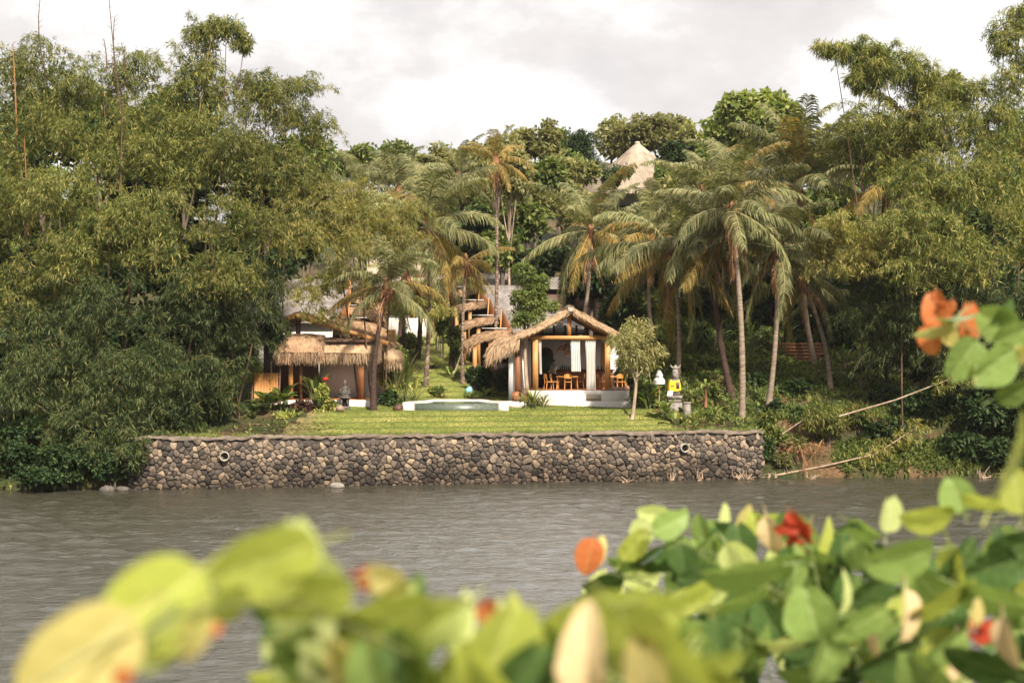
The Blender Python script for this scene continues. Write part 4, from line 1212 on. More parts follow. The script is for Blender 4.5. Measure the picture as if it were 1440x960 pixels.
# ------------------------------------------------------------------ stepped villas beside the lawn path
def villa(X0, Y0, zr, s, label, group, m='thatch_brown'):
    """s=+1: roof runs to +x and the thatched porch reaches to -x; s=-1 mirrored"""
    t = thing('stepped_villa', label, 'house', (X0, Y0, Hs(X0, Y0)), group)
    g = t.location.z; WR = 6.5 if s < 0 else (4.6 if Y0 < 95 else 3.4)
    mb = MB()
    a = np.array([X0, Y0 + .9, zr + 1.55]); b_ = np.array([X0 + s * .75, Y0 - .9, zr + .1])
    th_ = np.array([0, .0, -.14]); w = np.array([s * WR, 0, 0]); bk = np.array([X0 + s * .3, Y0 + 5.0, zr - .6])
    mb.add([a, b_, b_ + w, a + w, a + th_, b_ + th_, b_ + w + th_, a + w + th_, bk, bk + w], [(0, 1, 2, 3), (4, 7, 6, 5), (0, 4, 5, 1), (1, 5, 6, 2), (2, 6, 7, 3), (0, 3, 9, 8)])
    mb.build('shingle_roof', M['shingle'], t)
    mb = MB(); q = [a + (-s * .03, -.02, .06), b_ + (-s * .03, 0, .0), np.array([X0 - s * .12, Y0 - .1, zr + .15])]
    q2 = [x + np.array([s * .06, .05, 0]) for x in q]; mb.add(q + q2, [(0, 1, 2), (5, 4, 3), (0, 3, 4, 1), (1, 4, 5, 2), (2, 5, 3, 0)]); gb = mb.build('gable_board', M['wood_red'], t)
    mb = MB(); mb.bar(q[0] + (0, -.03, 0), q[2] + (0, -.03, 0), .07, .07); mb.build('trim', M['wood'], gb)
    mb = MB(); thatch_sheet(mb, [(X0 + s * .7, Y0 - .75, zr + .33), (X0 - s * .6, Y0 - .75, zr + .2), (X0 - s * 1.5, Y0 - .7, zr), (X0 - s * 2.1, Y0 - .65, zr - .3), (X0 - s * 2.45, Y0 - .6, zr - .75)], (0, 3.6, 0), .5, 40, .45, .3)
    mb.build('thatch_porch', M[m], t)
    mb = MB(); mb.box((min(X0 - s * 1.3, X0 + s * .3), Y0 - .55, zr + .36), (max(X0 - s * 1.3, X0 + s * .3), Y0 + .1, zr + .41)); mb.build('white_flashing', M['plaster'], t)
    for dx, h in ((-1.75, .3), (-.75, .05)):
        mb = MB(); mb.box((X0 + s * dx - .13, Y0 - .5, g), (X0 + s * dx + .13, Y0 - .24, zr - h)); mb.build('post', M['wood'], t)
    mb = MB(); x0, x1 = sorted((X0 - s * 1.4, X0 + s * (WR + .4))); mb.box((x0, Y0 + 1.0, g - .5), (x1, Y0 + 4.5, zr - .1)); mb.build('wall', M['interior_shade'], t)  # wall coloured near-black as the shade behind the porch
    mb = MB(); x0, x1 = sorted((X0 - s * 2.0, X0 + s * (WR + .4))); mb.box((x0, Y0 - .6, g - 1.2), (x1, Y0 + 1.0, g + .15)); mb.build('porch_floor', M['wood_dark'], t)
    x0, x1 = sorted((X0 + s * .9, X0 + s * (WR + .2))); mb = MB(); mb.box((x0, Y0 - .4, g), (x1, Y0 - .25, zr + .1)); mb.build('front_wall', M['plaster'], t)
    return t

for (ax_, ay_, yy), lb in zip(((706, 470, 92), (688, 451, 100), (675, 429, 108), (666, 410, 116)),
                              ('lowest of the stepped villas behind the pavilion, brown gable board and thatched porch roll', 'second stepped villa up the path behind the pavilion, with curved thatch porch roll',
                               'third stepped villa up the path, thatch porch roll half behind yellow palm fronds', 'topmost stepped villa with the long grey shingle ridge')):
    villa(PXw(ax_, yy), yy, PZ(ay_, yy), 1, lb, 'stepped villas on the pavilion side')
for (ax_, ay_, yy), lb in zip(((488, 455, 93), (490, 437, 101), (490, 420, 109)),
                              ('grey-roofed villa directly behind the low hut, thin thatched porch edge', 'grey-roofed villa in the middle of the row behind the hut, half hidden by bamboo leaves', 'uppermost grey-roofed villa behind the hut with bamboo-edged porch')):
    villa(PXw(ax_, yy), yy, PZ(ay_, yy), -1, lb, 'stepped villas behind the hut', 'thatch_brown')

# wall and big thatched hall at the top of the path
t = thing('white_garden_wall', 'whitewashed block wall across the top of the lawn path', 'wall', (PXw(570, 112), 112, Hs(PXw(570, 112), 112)))
mb = MB(); mb.box((PXw(545, 112), 112, Hs(-8, 112) - .4), (PXw(606, 112), 112.3, PZ(446, 112))); mb.build('block_wall', M['plaster'], t)
mb = MB(); mb.box((PXw(545, 112) - .05, 111.95, PZ(446, 112)), (PXw(606, 112) + .05, 112.35, PZ(444.5, 112))); mb.build('coping', M['stone_grey'], t)
yy = 120.0
hall = thing('thatched_hall', 'large pale thatched hall behind the palms at the top of the path', 'hall', (PXw(575, yy), yy + 3, Hs(PXw(575, yy), yy)))
mb = MB(); x0, x1 = PXw(478, yy), PXw(650, yy)
thatch_sheet(mb, [(x0, yy + 4, PZ(358, yy)), (x0, yy + 2, PZ(380, yy)), (x0, yy, PZ(404, yy))], (x1 - x0, 0, 0), .4, 25, .8, .3, None, True, .8, .05, 40)
thatch_sheet(mb, [(x0, yy + 4, PZ(358, yy)), (x0, yy + 8, PZ(404, yy))], (x1 - x0, 0, 0), .4, 5, .4, .3, None, True, .8, .05, 20)
mb.build('thatch_roof', M['thatch_pale'], hall)
for px in (490, 540, 580, 612, 642):
    mb = MB(); x = PXw(px, yy + .8); mb.box((x - .2, yy + .8, hall.location.z - .3), (x + .2, yy + 1.2, PZ(402, yy))); mb.build('post', M['wood_red'], hall)
mb = MB(); mb.box((x0 + 1, yy + 2.0, hall.location.z - .5), (x1 - 1, yy + 7, PZ(403, yy) )); mb.build('wall', M['plaster'], hall)

# cone roof on the hilltop
yc = 138.0
c = P(899, 197, yc)
t = thing('cone_roof_house', 'tall pale pyramid thatched roof rising from trees on the hilltop', 'house', (c[0], yc + 2, Hs(c[0], yc + 2)))
mb = MB(); n = 28; th = np.linspace(0, 2 * math.pi, n, endpoint=False)
sq = lambda r: np.array([(r * (abs(math.cos(q)) ** .55) * np.sign(math.cos(q)), r * (abs(math.sin(q)) ** .55) * np.sign(math.sin(q))) for q in th])
Gc = []
for r_, z_ in ((.12, 0), (.25, -.15), (1.45, -1.35), (2.95, -2.75), (4.4, -4.1), (5.8, -5.3), (5.7, -5.6), (4.4, -5.0)):
    a = sq(r_); ca, sa = math.cos(.55), math.sin(.55)
    Gc.append(np.stack([c[0] + a[:, 0] * ca - a[:, 1] * sa, yc + 2 + a[:, 0] * sa + a[:, 1] * ca, np.full(n, c[2] + z_) + rng.normal(0, .03, n)], 1))
mb.grid(np.array(Gc), closed=True)
m_ = 5000; q = rng.uniform(0, 6.28, m_); s = np.sqrt(rng.random(m_)); r_ = 5.8 * s
p = np.stack([np.abs(np.cos(q)) ** .55 * np.sign(np.cos(q)) * r_, np.abs(np.sin(q)) ** .55 * np.sign(np.sin(q)) * r_, -5.3 * s], 1)
rot = np.array([[math.cos(.55), -math.sin(.55), 0], [math.sin(.55), math.cos(.55), 0], [0, 0, 1]]); 
d = unit(np.stack([np.cos(q), np.sin(q), -1.1 * np.ones(m_)], 1) @ rot.T + rng.normal(0, .1, (m_, 3))); p = p @ rot.T + np.array([c[0], yc + 2, c[2] + .03])
sd = unit(np.cross(d, UP)) * .03; mb.quads(np.stack([p - sd, p + sd, p + d * .7 + sd + (0, 0, .05), p + d * .7 - sd + (0, 0, .05)], 1), rng.random(m_))
mb.build('thatch_roof', M['thatch_hill'], t)
mb = MB(); mb.lathe([(.25, -.25), (.3, -.05), (.22, .1), (.05, .16)], c + (0, 2, 0), 10); mb.build('finial', M['thatch_hill'], t)
mb = MB(); zb_ = t.location.z - .3
mb.box((c[0] - 3, yc - .6, zb_), (c[0] + 3, yc + 4.6, c[2] - 5.0), .55, (c[0], yc + 2, 0)); mb.build('wall', M['plaster'], t)
# two little far roofs
for nm, px, py, Y, w, d_, lb, mt in (('small_roofed_hut', 770, 405, 112, 2.2, 3, 'little grey-roofed hut behind the leafy tree by the pavilion', 'shingle'), ('small_roofed_hut', 826, 410, 116, 2.6, 3, 'little brown-roofed hut half under palm fronds behind the pavilion', 'thatch_brown')):
    c = P(px, py, Y); g = Hs(c[0], Y)
    t = thing(nm, lb, 'hut', (c[0], Y, g))
    mb = MB(); mb.box((c[0] - w * .7, Y, g - .3), (c[0] + w * .7, Y + d_, c[2])); mb.build('wall', M['wood_dark'], t)
    mb = MB(); a = [(-w, -.4, -.1), (w, -.4, -.1), (w * .8, d_ / 2, .95), (-w * .8, d_ / 2, .95), (-w, d_ + .4, -.1), (w, d_ + .4, -.1)]
    mb.add([(c[0] + x, Y + y, c[2] + z) for x, y, z in a], [(0, 1, 2, 3), (3, 2, 5, 4), (0, 3, 4), (1, 5, 2)]); mb.build('roof', M[mt], t)

# woven lanterns
for px, py, Y, lb in ((551, 476, 86, 'woven rattan lantern hanging beside the straw bundle of the hut'), (606, 463, 95, 'woven rattan lantern hanging over the path by the spotted palm trunk'), (627, 408, 97, 'orange woven lantern hanging highest under palm fronds over the path'), (581, 436, 96, 'faded woven lantern half hidden in leaves before the white garden wall')):
    c = P(px, py, Y); t = thing('woven_lantern', lb, 'lantern', c, 'woven rattan lanterns')
    mb = MB(); r_ = .24; h = .52
    for k in range(12):
        q = k / 12 * 6.283
        mb.tube([(c[0] + r_ * .8 * math.cos(q), Y + r_ * .8 * math.sin(q), c[2] - h), (c[0] + r_ * math.cos(q), Y + r_ * math.sin(q), c[2]), (c[0] + r_ * .75 * math.cos(q), Y + r_ * .75 * math.sin(q), c[2] + h)], .03, 4, False)
    for k in range(9):
        z = c[2] - h + k * h / 4; th = np.linspace(0, 6.283, 13); mb.tube(np.stack([c[0] + r_ * .97 * np.cos(th), Y + r_ * .97 * np.sin(th), np.full(13, z)], 1), .025, 4, False)
    mb.build('basket', M['rattan'], t)
    mb = MB(); mb.lathe([(r_ * .7, -h * .95), (r_ * .75, 0), (r_ * .6, h * .9)], c, 10); mb.build('lining', M['thatch_pale'], t)
    mb = MB(); mb.tube([c + (0, 0, h), c + (0, .1, 2.4)], .012, 4); mb.build('cord', M['branch'], t)

# ------------------------------------------------------------------ shrine and parasol
Ys = 81.5; x = PXw(948, Ys); g = Hs(x, Ys)
t = thing('stone_shrine', 'tiered stone shrine wrapped in yellow cloth at the lawn edge', 'shrine', (x, Ys, g))
zz = lambda py: PZ(py, Ys)
mb = MB(); mb.box((x - .42, Ys - .42, g - .3), (x + .42, Ys + .42, zz(566))); mb.box((x - .36, Ys - .36, zz(566)), (x + .36, Ys + .36, zz(560))); mb.box((x - .42, Ys - .42, zz(560)), (x + .42, Ys + .42, zz(556))); mb.box((x - .3, Ys - .3, zz(556)), (x + .3, Ys + .3, zz(536)))
mb.build('pedestal', M['stone_grey'], t)
mb = MB(); mb.box((x - .28, Ys - .25, zz(536)), (x + .3, Ys + .25, zz(533))); mb.box((x - .12, Ys - .2, zz(533)), (x + .25, Ys + .2, zz(519)), taper=.05)
mb.lathe([(.12, zz(519)), (.2, zz(518)), (.13, zz(516)), (.05, zz(513))], (x + .08, Ys, 0), 8)
for q in (-1, 1): mb.tube([(x + .08 + q * .1, Ys, zz(518)), (x + .08 + q * .26, Ys, zz(515)), (x + .08 + q * .3, Ys, zz(512))], [.07, .06, .02], 6)
mb.build('carved_top', M['stone_grey'], t)
mb = MB(); u = np.linspace(0, 1, 41); th = u * 6.283
ring = lambda r_, z_: np.stack([x + np.sign(np.cos(th)) * np.abs(np.cos(th)) ** .5 * r_ + .0, Ys + np.sign(np.sin(th)) * np.abs(np.sin(th)) ** .5 * r_, z_ + .03 * np.sin(th * 5)], 1)
mb.grid(np.array([ring(.31, zz(534.5)), ring(.37, zz(540)), ring(.39, zz(549))])); cl = mb.build('yellow_wrap', M['cloth_yellow'], t, True)
mb = MB(); mb.lathe([(.1, 0), (.12, .015), (.02, .02)], (x - .12, Ys - .41, zz(542)), 10, sy=.3); mb.build('emblem_disc', M['terracotta'], cl)
mb = MB(); mb.box((x + .08, Ys - .4, zz(546)), (x + .26, Ys - .375, zz(537))); mb.build('dark_panel', M['stone_dark'], cl)
mb = MB(); mb.grid(np.stack([np.stack([x - .4 + .3 * u[:9] * 5, np.full(9, Ys - .44) + .02 * np.sin(u[:9] * 60), np.full(9, zz(549))], 1), np.stack([x - .46 + .3 * u[:9] * 5, np.full(9, Ys - .46) + .04 * np.sin(u[:9] * 60), np.full(9, zz(556))], 1)], 1)); mb.build('white_cloth', M['cloth_white'], t, True)
t = thing('stone_post', 'short square grey stone post just below the shrine', 'stone post', (PXw(966, 80.5), 80.5, Hs(PXw(966, 80.5), 80.5)))
xq = PXw(966, 80.5); gq = t.location.z; mb = MB(); mb.box((xq - .18, 80.3, gq - .2), (xq + .18, 80.7, PZ(567, 80.5))); mb.build('shaft', M['stone_grey'], t)
mb = MB(); mb.box((xq - .21, 80.27, PZ(567, 80.5)), (xq + .21, 80.73, PZ(565, 80.5))); mb.build('cap', M['stone_grey'], t)
Yu = 81.0; xu = PXw(927, Yu); gu = Hs(xu, Yu)
t = thing('tiered_parasol', 'white two-tiered ceremonial parasol on a pole beside the shrine', 'parasol', (xu, Yu, gu))
zu = lambda py: PZ(py, Yu)
mb = MB(); mb.tube([(xu, Yu, gu - .1), (xu, Yu, zu(518))], .025, 7); mb.build('pole', M['wood'], t)
mb = MB(); mb.lathe([(.03, zu(519.5)), (.1, zu(522)), (.22, zu(528)), (.21, zu(530)), (.05, zu(529))], (xu, Yu, 0), 16); mb.build('canopy', M['cloth_white'], t)
mb = MB(); mb.lathe([(.12, zu(528)), (.28, zu(533)), (.33, zu(535)), (.33, zu(538)), (.3, zu(538)), (.05, zu(534))], (xu, Yu, 0), 16)
mb.build('canopy', M['cloth_white'], t)
mb = MB(); n = 90; th = np.linspace(0, 6.283, n); p = np.stack([xu + .33 * np.cos(th), Yu + .33 * np.sin(th), np.full(n, zu(537.5))], 1); sd = np.stack([-np.sin(th), np.cos(th), 0 * th], 1) * .008
mb.quads(np.stack([p - sd, p + sd, p + sd - (0, 0, .1), p - sd - (0, 0, .1)], 1), rng.random(n)); mb.build('fringe', M['cloth_white'], t)

# odds and ends
c = P(660, 531, 88); c[2] = Hs(c[0], 88) + .2
t = thing('glazed_pot', 'pale blue-green glazed round pot at the edge of the path hedge', 'pot', c); mb = MB(); mb.lathe([(.1, -.22), (.26, -.05), (.28, .08), (.2, .22), (.13, .26), (.15, .3)], c, 14); mb.build('body', M['teal_glaze'], t, True)
mb = MB(); mb.lathe([(.15, .3), (.17, .33), (.13, .33), (.12, .28)], c, 14); mb.build('rim', M['teal_glaze'], t, True)
a, b_ = P(637, 520, 95), P(650, 497, 95); a[2] = Hs(a[0], 95)
mb = MB(); mb.tube([a, b_ + (0, .3, .2)], .05, 6); tag(mb.build('bamboo_pole', M['thatch_pale']), 'thin pale bamboo pole leaning at the edge of the grass path', 'pole')
c = P(478, 577, 78.5); c[2] = Hs(c[0], 78.5) + .2
mb = MB(); mb.blob(c, (.24, .2, .2), 12, 9, .06); tag(mb.build('clay_boulder', M['branch'], None, True), 'rounded pale brown boulder at the foot of the variegated bushes', 'boulder')
c = P(560, 569, 79.8); c[2] = Hs(c[0], 79.8) + .15
mb = MB(); mb.blob(c, (.3, .25, .24), 10, 8, .08); tag(mb.build('brown_boulder', M['wood_dark'], None, True), 'dark brown boulder at the corner of the pool', 'boulder')

# ------------------------------------------------------------------ bamboo on the near-hut side
GB = 'dense bamboo clumps beside the hut'
bamboo('tall bamboo clump at the picture edge with three orange bare culms', 'bamboo', [(15, 115, 50, 50, 82), (62, 92, 45, 42, 83), (25, 205, 75, 65, 80), (75, 160, 50, 50, 82), (15, 300, 70, 70, 78), (60, 390, 70, 65, 77), (10, 440, 50, 70, 76)],
       [(24, 190, 18, 62, 80, 'culm_orange', .055), (66, 110, 57, -6, 82, 'culm_dark', .05), (40, 330, 34, 190, 78, 'culm_orange', .05)], group=GB)
bamboo('bamboo clump with several dark bare shoots standing up like spears', 'bamboo', [(140, 125, 58, 50, 83), (190, 110, 45, 40, 83), (130, 215, 85, 55, 80), (95, 275, 85, 48, 76), (190, 190, 55, 55, 81), (150, 330, 60, 50, 77), (110, 370, 60, 50, 75)],
       [(178, 220, 153, -4, 81, 'culm_dark', .055), (166, 120, 161, 25, 82, 'culm_dark', .05), (150, 100, 146, 55, 82, 'culm_dark', .05), (174, 100, 170, 60, 82, 'culm_dark', .045), (172, 330, 176, 110, 79, 'culm_dark', .06)], group=GB)
bamboo('bamboo clump with one tall plume arching above the rest', 'bamboo', [(250, 150, 50, 45, 83), (268, 105, 32, 45, 83), (290, 60, 32, 30, 83), (318, 42, 34, 17, 83), (345, 62, 12, 17, 83), (300, 130, 36, 45, 83), (240, 235, 75, 55, 80), (200, 305, 80, 42, 76), (215, 345, 75, 45, 75), (285, 205, 60, 55, 81)], [(270, 260, 300, 40, 82, 'culm', .06)], group=GB, wisps=5)
bamboo('bamboo clump with rounded crown and sunlit outer edge behind the hut roof', 'bamboo', [(375, 175, 60, 50, 82), (400, 135, 55, 35, 83), (440, 190, 40, 40, 82), (345, 245, 70, 60, 79), (425, 250, 55, 50, 80), (330, 325, 75, 45, 76), (310, 395, 75, 40, 74.5), (365, 125, 35, 30, 83)], group=GB)
bamboo('pale yellowish bamboo leaning out over the hut roof', 'bamboo_pale', [(455, 300, 65, 45, 80), (400, 335, 50, 40, 78), (500, 290, 45, 35, 81), (540, 310, 45, 35, 82), (570, 300, 30, 22, 83), (520, 345, 55, 35, 81), (470, 350, 60, 40, 79), (560, 345, 35, 25, 82)], group=GB, dens=4, wisps=5, culm_n=3, corek=150)
bamboo('dark drooping bamboo mass low over the river bank', 'bamboo_shaded', [(60, 500, 85, 65, 75), (150, 440, 75, 55, 75), (140, 530, 85, 60, 73.8), (20, 560, 60, 55, 74), (190, 590, 60, 45, 73), (188, 640, 22, 26, 71.6), (230, 530, 75, 55, 74), (105, 590, 60, 45, 73.2), (150, 625, 50, 35, 72.4)], group=GB, corek=500, up=-.5)
bamboo('dark bamboo hanging down beside the hut and over the wall end', 'bamboo_shaded', [(250, 440, 75, 60, 75), (320, 450, 55, 50, 76), (370, 415, 40, 50, 79), (290, 535, 50, 50, 75.5), (250, 580, 45, 35, 74.3), (345, 490, 30, 35, 79.5), (385, 465, 22, 30, 80.6), (305, 575, 25, 20, 75.5)], group=GB, corek=500, up=-.5)
bamboo('thin leafy bamboo spray drooping in front of the grey roofs', 'bamboo_pale', [(460, 410, 30, 22, 81), (520, 425, 30, 16, 82), (430, 418, 32, 26, 80.5), (468, 398, 36, 20, 81), (445, 445, 24, 14, 80.6), (570, 430, 28, 12, 84), (610, 440, 22, 12, 86), (490, 400, 25, 20, 81)], group=GB, dens=4.5, culm_n=0, corek=25, wisps=4)

# ------------------------------------------------------------------ bamboo on the far side
GR = 'bamboo clumps beyond the coconut palms'
bamboo('bamboo with a long arching plume drooping against the sky', 'bamboo', [(1172, 72, 28, 12, 84), (1205, 75, 34, 18, 84), (1240, 85, 38, 28, 84), (1275, 105, 38, 35, 84), (1225, 110, 25, 22, 84), (1300, 130, 35, 35, 84), (1205, 115, 10, 22, 84)], [(1300, 330, 1235, 75, 84, 'culm', .06)], group=GR, wisps=5, L=.5)
bamboo('broad bamboo clump with rounded olive crown beyond the palms', 'bamboo', [(1235, 180, 55, 50, 84), (1200, 215, 40, 45, 86), (1290, 195, 45, 40, 84), (1335, 185, 60, 48, 83), (1330, 250, 60, 45, 81), (1380, 205, 40, 50, 83), (1250, 250, 40, 40, 84)], group=GR)
bamboo('bright bamboo mound bulging forward with drooping twigs', 'bamboo', [(1290, 265, 50, 45, 80), (1345, 265, 50, 40, 79.5), (1270, 325, 60, 45, 79), (1330, 330, 75, 55, 78.5), (1300, 385, 65, 38, 78.5), (1375, 375, 50, 40, 78.5)], group=GR, dens=7, culm_n=1)
bamboo('small pale bamboo mound touching the leaning palms', 'bamboo_pale', [(1180, 325, 45, 28, 80), (1215, 345, 40, 38, 80), (1190, 375, 45, 25, 80), (1160, 350, 25, 25, 80.5)], group=GR, dens=5, culm_n=0)
bamboo('tallest bamboo clump at the far picture edge', 'bamboo', [(1415, 55, 30, 38, 83), (1432, 110, 40, 55, 83), (1395, 150, 42, 45, 83), (1435, 200, 50, 55, 82), (1415, 270, 60, 55, 80.5), (1430, 340, 50, 50, 79.5), (1355, 135, 30, 30, 84), (1440, 30, 25, 25, 83)], group=GR)
bamboo('dark shaded bamboo thicket hanging low beyond the palms', 'bamboo_shaded', [(1225, 440, 60, 50, 82), (1300, 450, 65, 50, 80.5), (1370, 440, 60, 55, 80), (1430, 440, 50, 60, 79.5), (1260, 500, 50, 35, 82), (1340, 510, 55, 35, 80.5), (1420, 520, 50, 45, 79.5)], group=GR, corek=500, up=-.5)

# ------------------------------------------------------------------ coconut palms
palm(1043, 1028, 300, 80.5, 'tall coconut palm with pale straight trunk standing just above the river wall', 4.9, 20, 5, 9, 'palm_trunk', 1, .19, .25, .12)
palm(1079, 1092, 356, 82, 'coconut palm with pale trunk and long brown dead fronds hanging beside the tall pale one', 4.3, 16, 6, 4, 'palm_trunk', 2, .17, .2, .12)
palm(1146, 1122, 268, 89, 'coconut palm with upright feathery fronds standing high behind the leaning trunks', 6.0, 20, 2, 0, 'palm_trunk', 3, .17, .3, .05, emin=0, up_bias=1.3)
palm(1168, 1126, 395, 84.5, 'leaning coconut palm with the lowest crown near the pale bamboo mound', 3.8, 15, 3, 0, 'palm_trunk', 4, .16, .45, .05)
palm(1030, 1000, 345, 83.8, 'coconut palm with thick dark trunk just behind the tall pale trunk', 4.8, 18, 3, 5, 'palm_trunk_dark', 5, .21, .25, .15)
palm(953, 945, 356, 86, 'coconut palm with broad drooping fronds above the olive-leaved small tree', 5.9, 20, 2, 3, 'palm_trunk', 6, .14, .2, .2, emax=58)
palm(1014, 985, 275, 98, 'coconut palm with dark trunk in the shade of the hillside behind the shrine', 4.8, 18, 1, 0, 'palm_trunk_dark', 7, .19, .2, .1)
palm(918, 918, 342, 97, 'coconut palm with tall fanned crown behind the pavilion roof', 4.6, 18, 2, 0, 'palm_trunk', 8, .16, .3, .12)
palm(803, 830, 330, 99, 'coconut palm with long level fronds and a pale thin trunk uphill of the pavilion', 5.2, 16, 2, 0, 'palm_trunk', 9, .17, .4, .12)
palm(598, 602, 325, 91, 'coconut palm heavy with orange coconuts standing in the middle of the lawn path', 5.6, 20, 2, 12, 'palm_trunk_spotted', 10, .16, .15, .1)
palm(526, 545, 408, 79.8, 'short coconut palm with leaning brown trunk at the lawn edge before the hut', 3.7, 14, 1, 0, 'palm_trunk_dark', 11, .17, .3, .05, emin=-35)
palm(695, 697, 232, 93, 'very tall thin palm with spotted trunk and sparse withered crown', 2.8, 11, 6, 0, 'palm_trunk_spotted', 12, .15, .12, .5)
palm(651, 655, 375, 92, 'thin palm with drooping yellow fronds beside the stepped villas', 3.0, 10, 0, 0, 'palm_trunk_spotted', 13, .13, .1, 1.0, emin=-60, emax=40)
palm(562, 560, 272, 112, 'distant coconut palm rising over the pale thatched hall', 4.6, 16, 1, 0, 'palm_trunk_dark', 14, .16, .3)
0 and palm(632, 640, 285, 106, 'coconut palm behind the orange coconuts with fronds towards the thin spotted palm', 5.2, 22, 1, 0, 'palm_trunk_dark', 15, .17, .3, .1)
palm(646, 645, 252, 122, 'farthest coconut palm against the bright sky over the path', 4.2, 15, 1, 0, 'palm_trunk_dark', 16, .16, .3)
palm(1300, 1290, 190, 86, 'coconut palm growing up through the far bamboo with withered hanging fronds', 4.4, 15, 3, 0, 'palm_trunk_dark', 17, .16, .3, .25)
palm(872, 860, 330, 112, 'coconut palm below the cone roof with pale fronds', 4.8, 16, 1, 0, 'palm_trunk', 18, .16, .3, .1)
palm(1248, 1245, 262, 85, 'coconut palm half buried in the bamboo with long arched fronds', 4.3, 12, 3, 0, 'palm_trunk_dark', 19, .16, .3, .2, emin=-45)
palm(512, 508, 272, 119, 'coconut palm at the edge of the bamboo crown before the distant trees', 4.4, 15, 1, 0, 'palm_trunk_dark', 20, .16, .2)
palm(1090, 1050, 262, 98, 'coconut palm behind the tall pale trunk with crown against the big-leaved tree', 5.0, 16, 1, 0, 'palm_trunk_dark', 21, .17, .3, .1)
palm(1152, 1150, 420, 92, 'young coconut palm low between the leaning trunks', 3.4, 11, 2, 0, 'palm_trunk_dark', 22, .14, .2)
palm(571, 572, 395, 101, 'slender dark palm nearest the hut among those before the white garden wall', 2.8, 10, 1, 0, 'palm_trunk_dark', 23, .17, .2)
palm(586, 588, 402, 102, 'slender dark palm standing right before the white garden wall', 2.6, 10, 1, 0, 'palm_trunk_dark', 24, .2, .2)
palm(633, 632, 398, 97, 'dark palm trunk between the path and the stepped villas', 3.0, 11, 2, 0, 'palm_trunk_dark', 25, .2, .2, .2)
0 and palm(780, 775, 300, 104, 'coconut palm with soft drooping fronds behind the leafy tree by the pavilion', 4.6, 18, 1, 0, 'palm_trunk', 26, .15, .2, .1)

# ------------------------------------------------------------------ trees
tree(1058, 180, 88, 72, 128, 'leaf_fresh', 'big-leaved light green tree on the skyline beyond the tall pale palm', L=.6, W=.36, nl=26, dens=2.2, k=6, srange=(.22, .36), name='big_leaved_tree', tr=.3)
tree(905, 185, 55, 38, 150, 'leaf_olive', 'olive skyline tree behind the cone roof', L=.5, W=.26, nl=16, dens=2.0, k=7, srange=(.22, .38), tr=.25)
tree(822, 205, 34, 38, 140, 'leaf_dark', 'feathery dark tree on the skyline beside the cone roof', L=.4, W=.1, nl=10, dens=2.2, k=9, srange=(.3, .48), name='feathery_tree')
tree(752, 203, 46, 45, 135, 'leaf_olive', 'rounded green tree on the skyline above the stepped villas', L=.45, W=.22, nl=14, dens=2.2, k=8, srange=(.26, .42))
tree(722, 238, 42, 56, 112, 'leaf_pale', 'pale-leaved tree with bare light stems above the stepped villas', L=.4, W=.2, nl=9, dens=1.6, k=7, trunk='bark_pale', tr=.14, limbs=9, name='pale_tree')
tree(950, 222, 30, 24, 132, 'leaf_dark', 'small compact dark green tree beside the cone roof', L=.4, W=.22, nl=6, dens=3)
tree(866, 246, 24, 20, 131, 'leaf_dark', 'dark spreading tree whose twigs cross the cone roof', L=.35, W=.13, nl=7, dens=2.2)
tree(515, 232, 40, 32, 128, 'leaf_green', 'green tree on the skyline next to the sunlit bamboo edge', L=.45, W=.24)
tree(1165, 215, 35, 45, 110, 'leaf_olive', 'brownish sparse tree between the palms and the far bamboo', L=.42, W=.22, dens=1.6, trunk='bark_pale')
tree(1330, 120, 40, 35, 100, 'leaf_olive', 'sparse skyline tree showing between the two tallest far bamboos', L=.45, W=.26, dens=1.3)
tree(1262, 200, 40, 60, 104, 'leaf_green', 'green tree filling in behind the far bamboo crown', L=.4, W=.22)
tree(741, 398, 24, 36, 83.5, 'leaf_green', 'upright glossy-leaved tree in front of the pavilion roof', foot=744, nl=9, L=.2, W=.09, dens=11, k=10, trunk='bark_pale', tr=.14, limbs=6, name='leafy_tree', up=-.6,
     lobes=[(738, 388, 17, 18, 83.3), (752, 408, 15, 20, 83.6), (735, 422, 16, 20, 83.3), (744, 446, 20, 16, 83.3), (762, 398, 10, 16, 83.6), (728, 452, 10, 10, 83.3), (772, 432, 18, 10, 84.2), (748, 428, 18, 20, 83.6)])
tree(895, 488, 44, 54, 79.8, 'leaf_pale', 'small olive-leaved tree with slim trunk on the lawn before the pavilion', foot=888, L=.3, W=.06, nl=16, dens=4.0, k=8, trunk='bark_pale', tr=.12, limbs=9, name='olive_leaved_tree', down=.5, out=.5, jit=.6, srange=(.3, .48), corek=40)
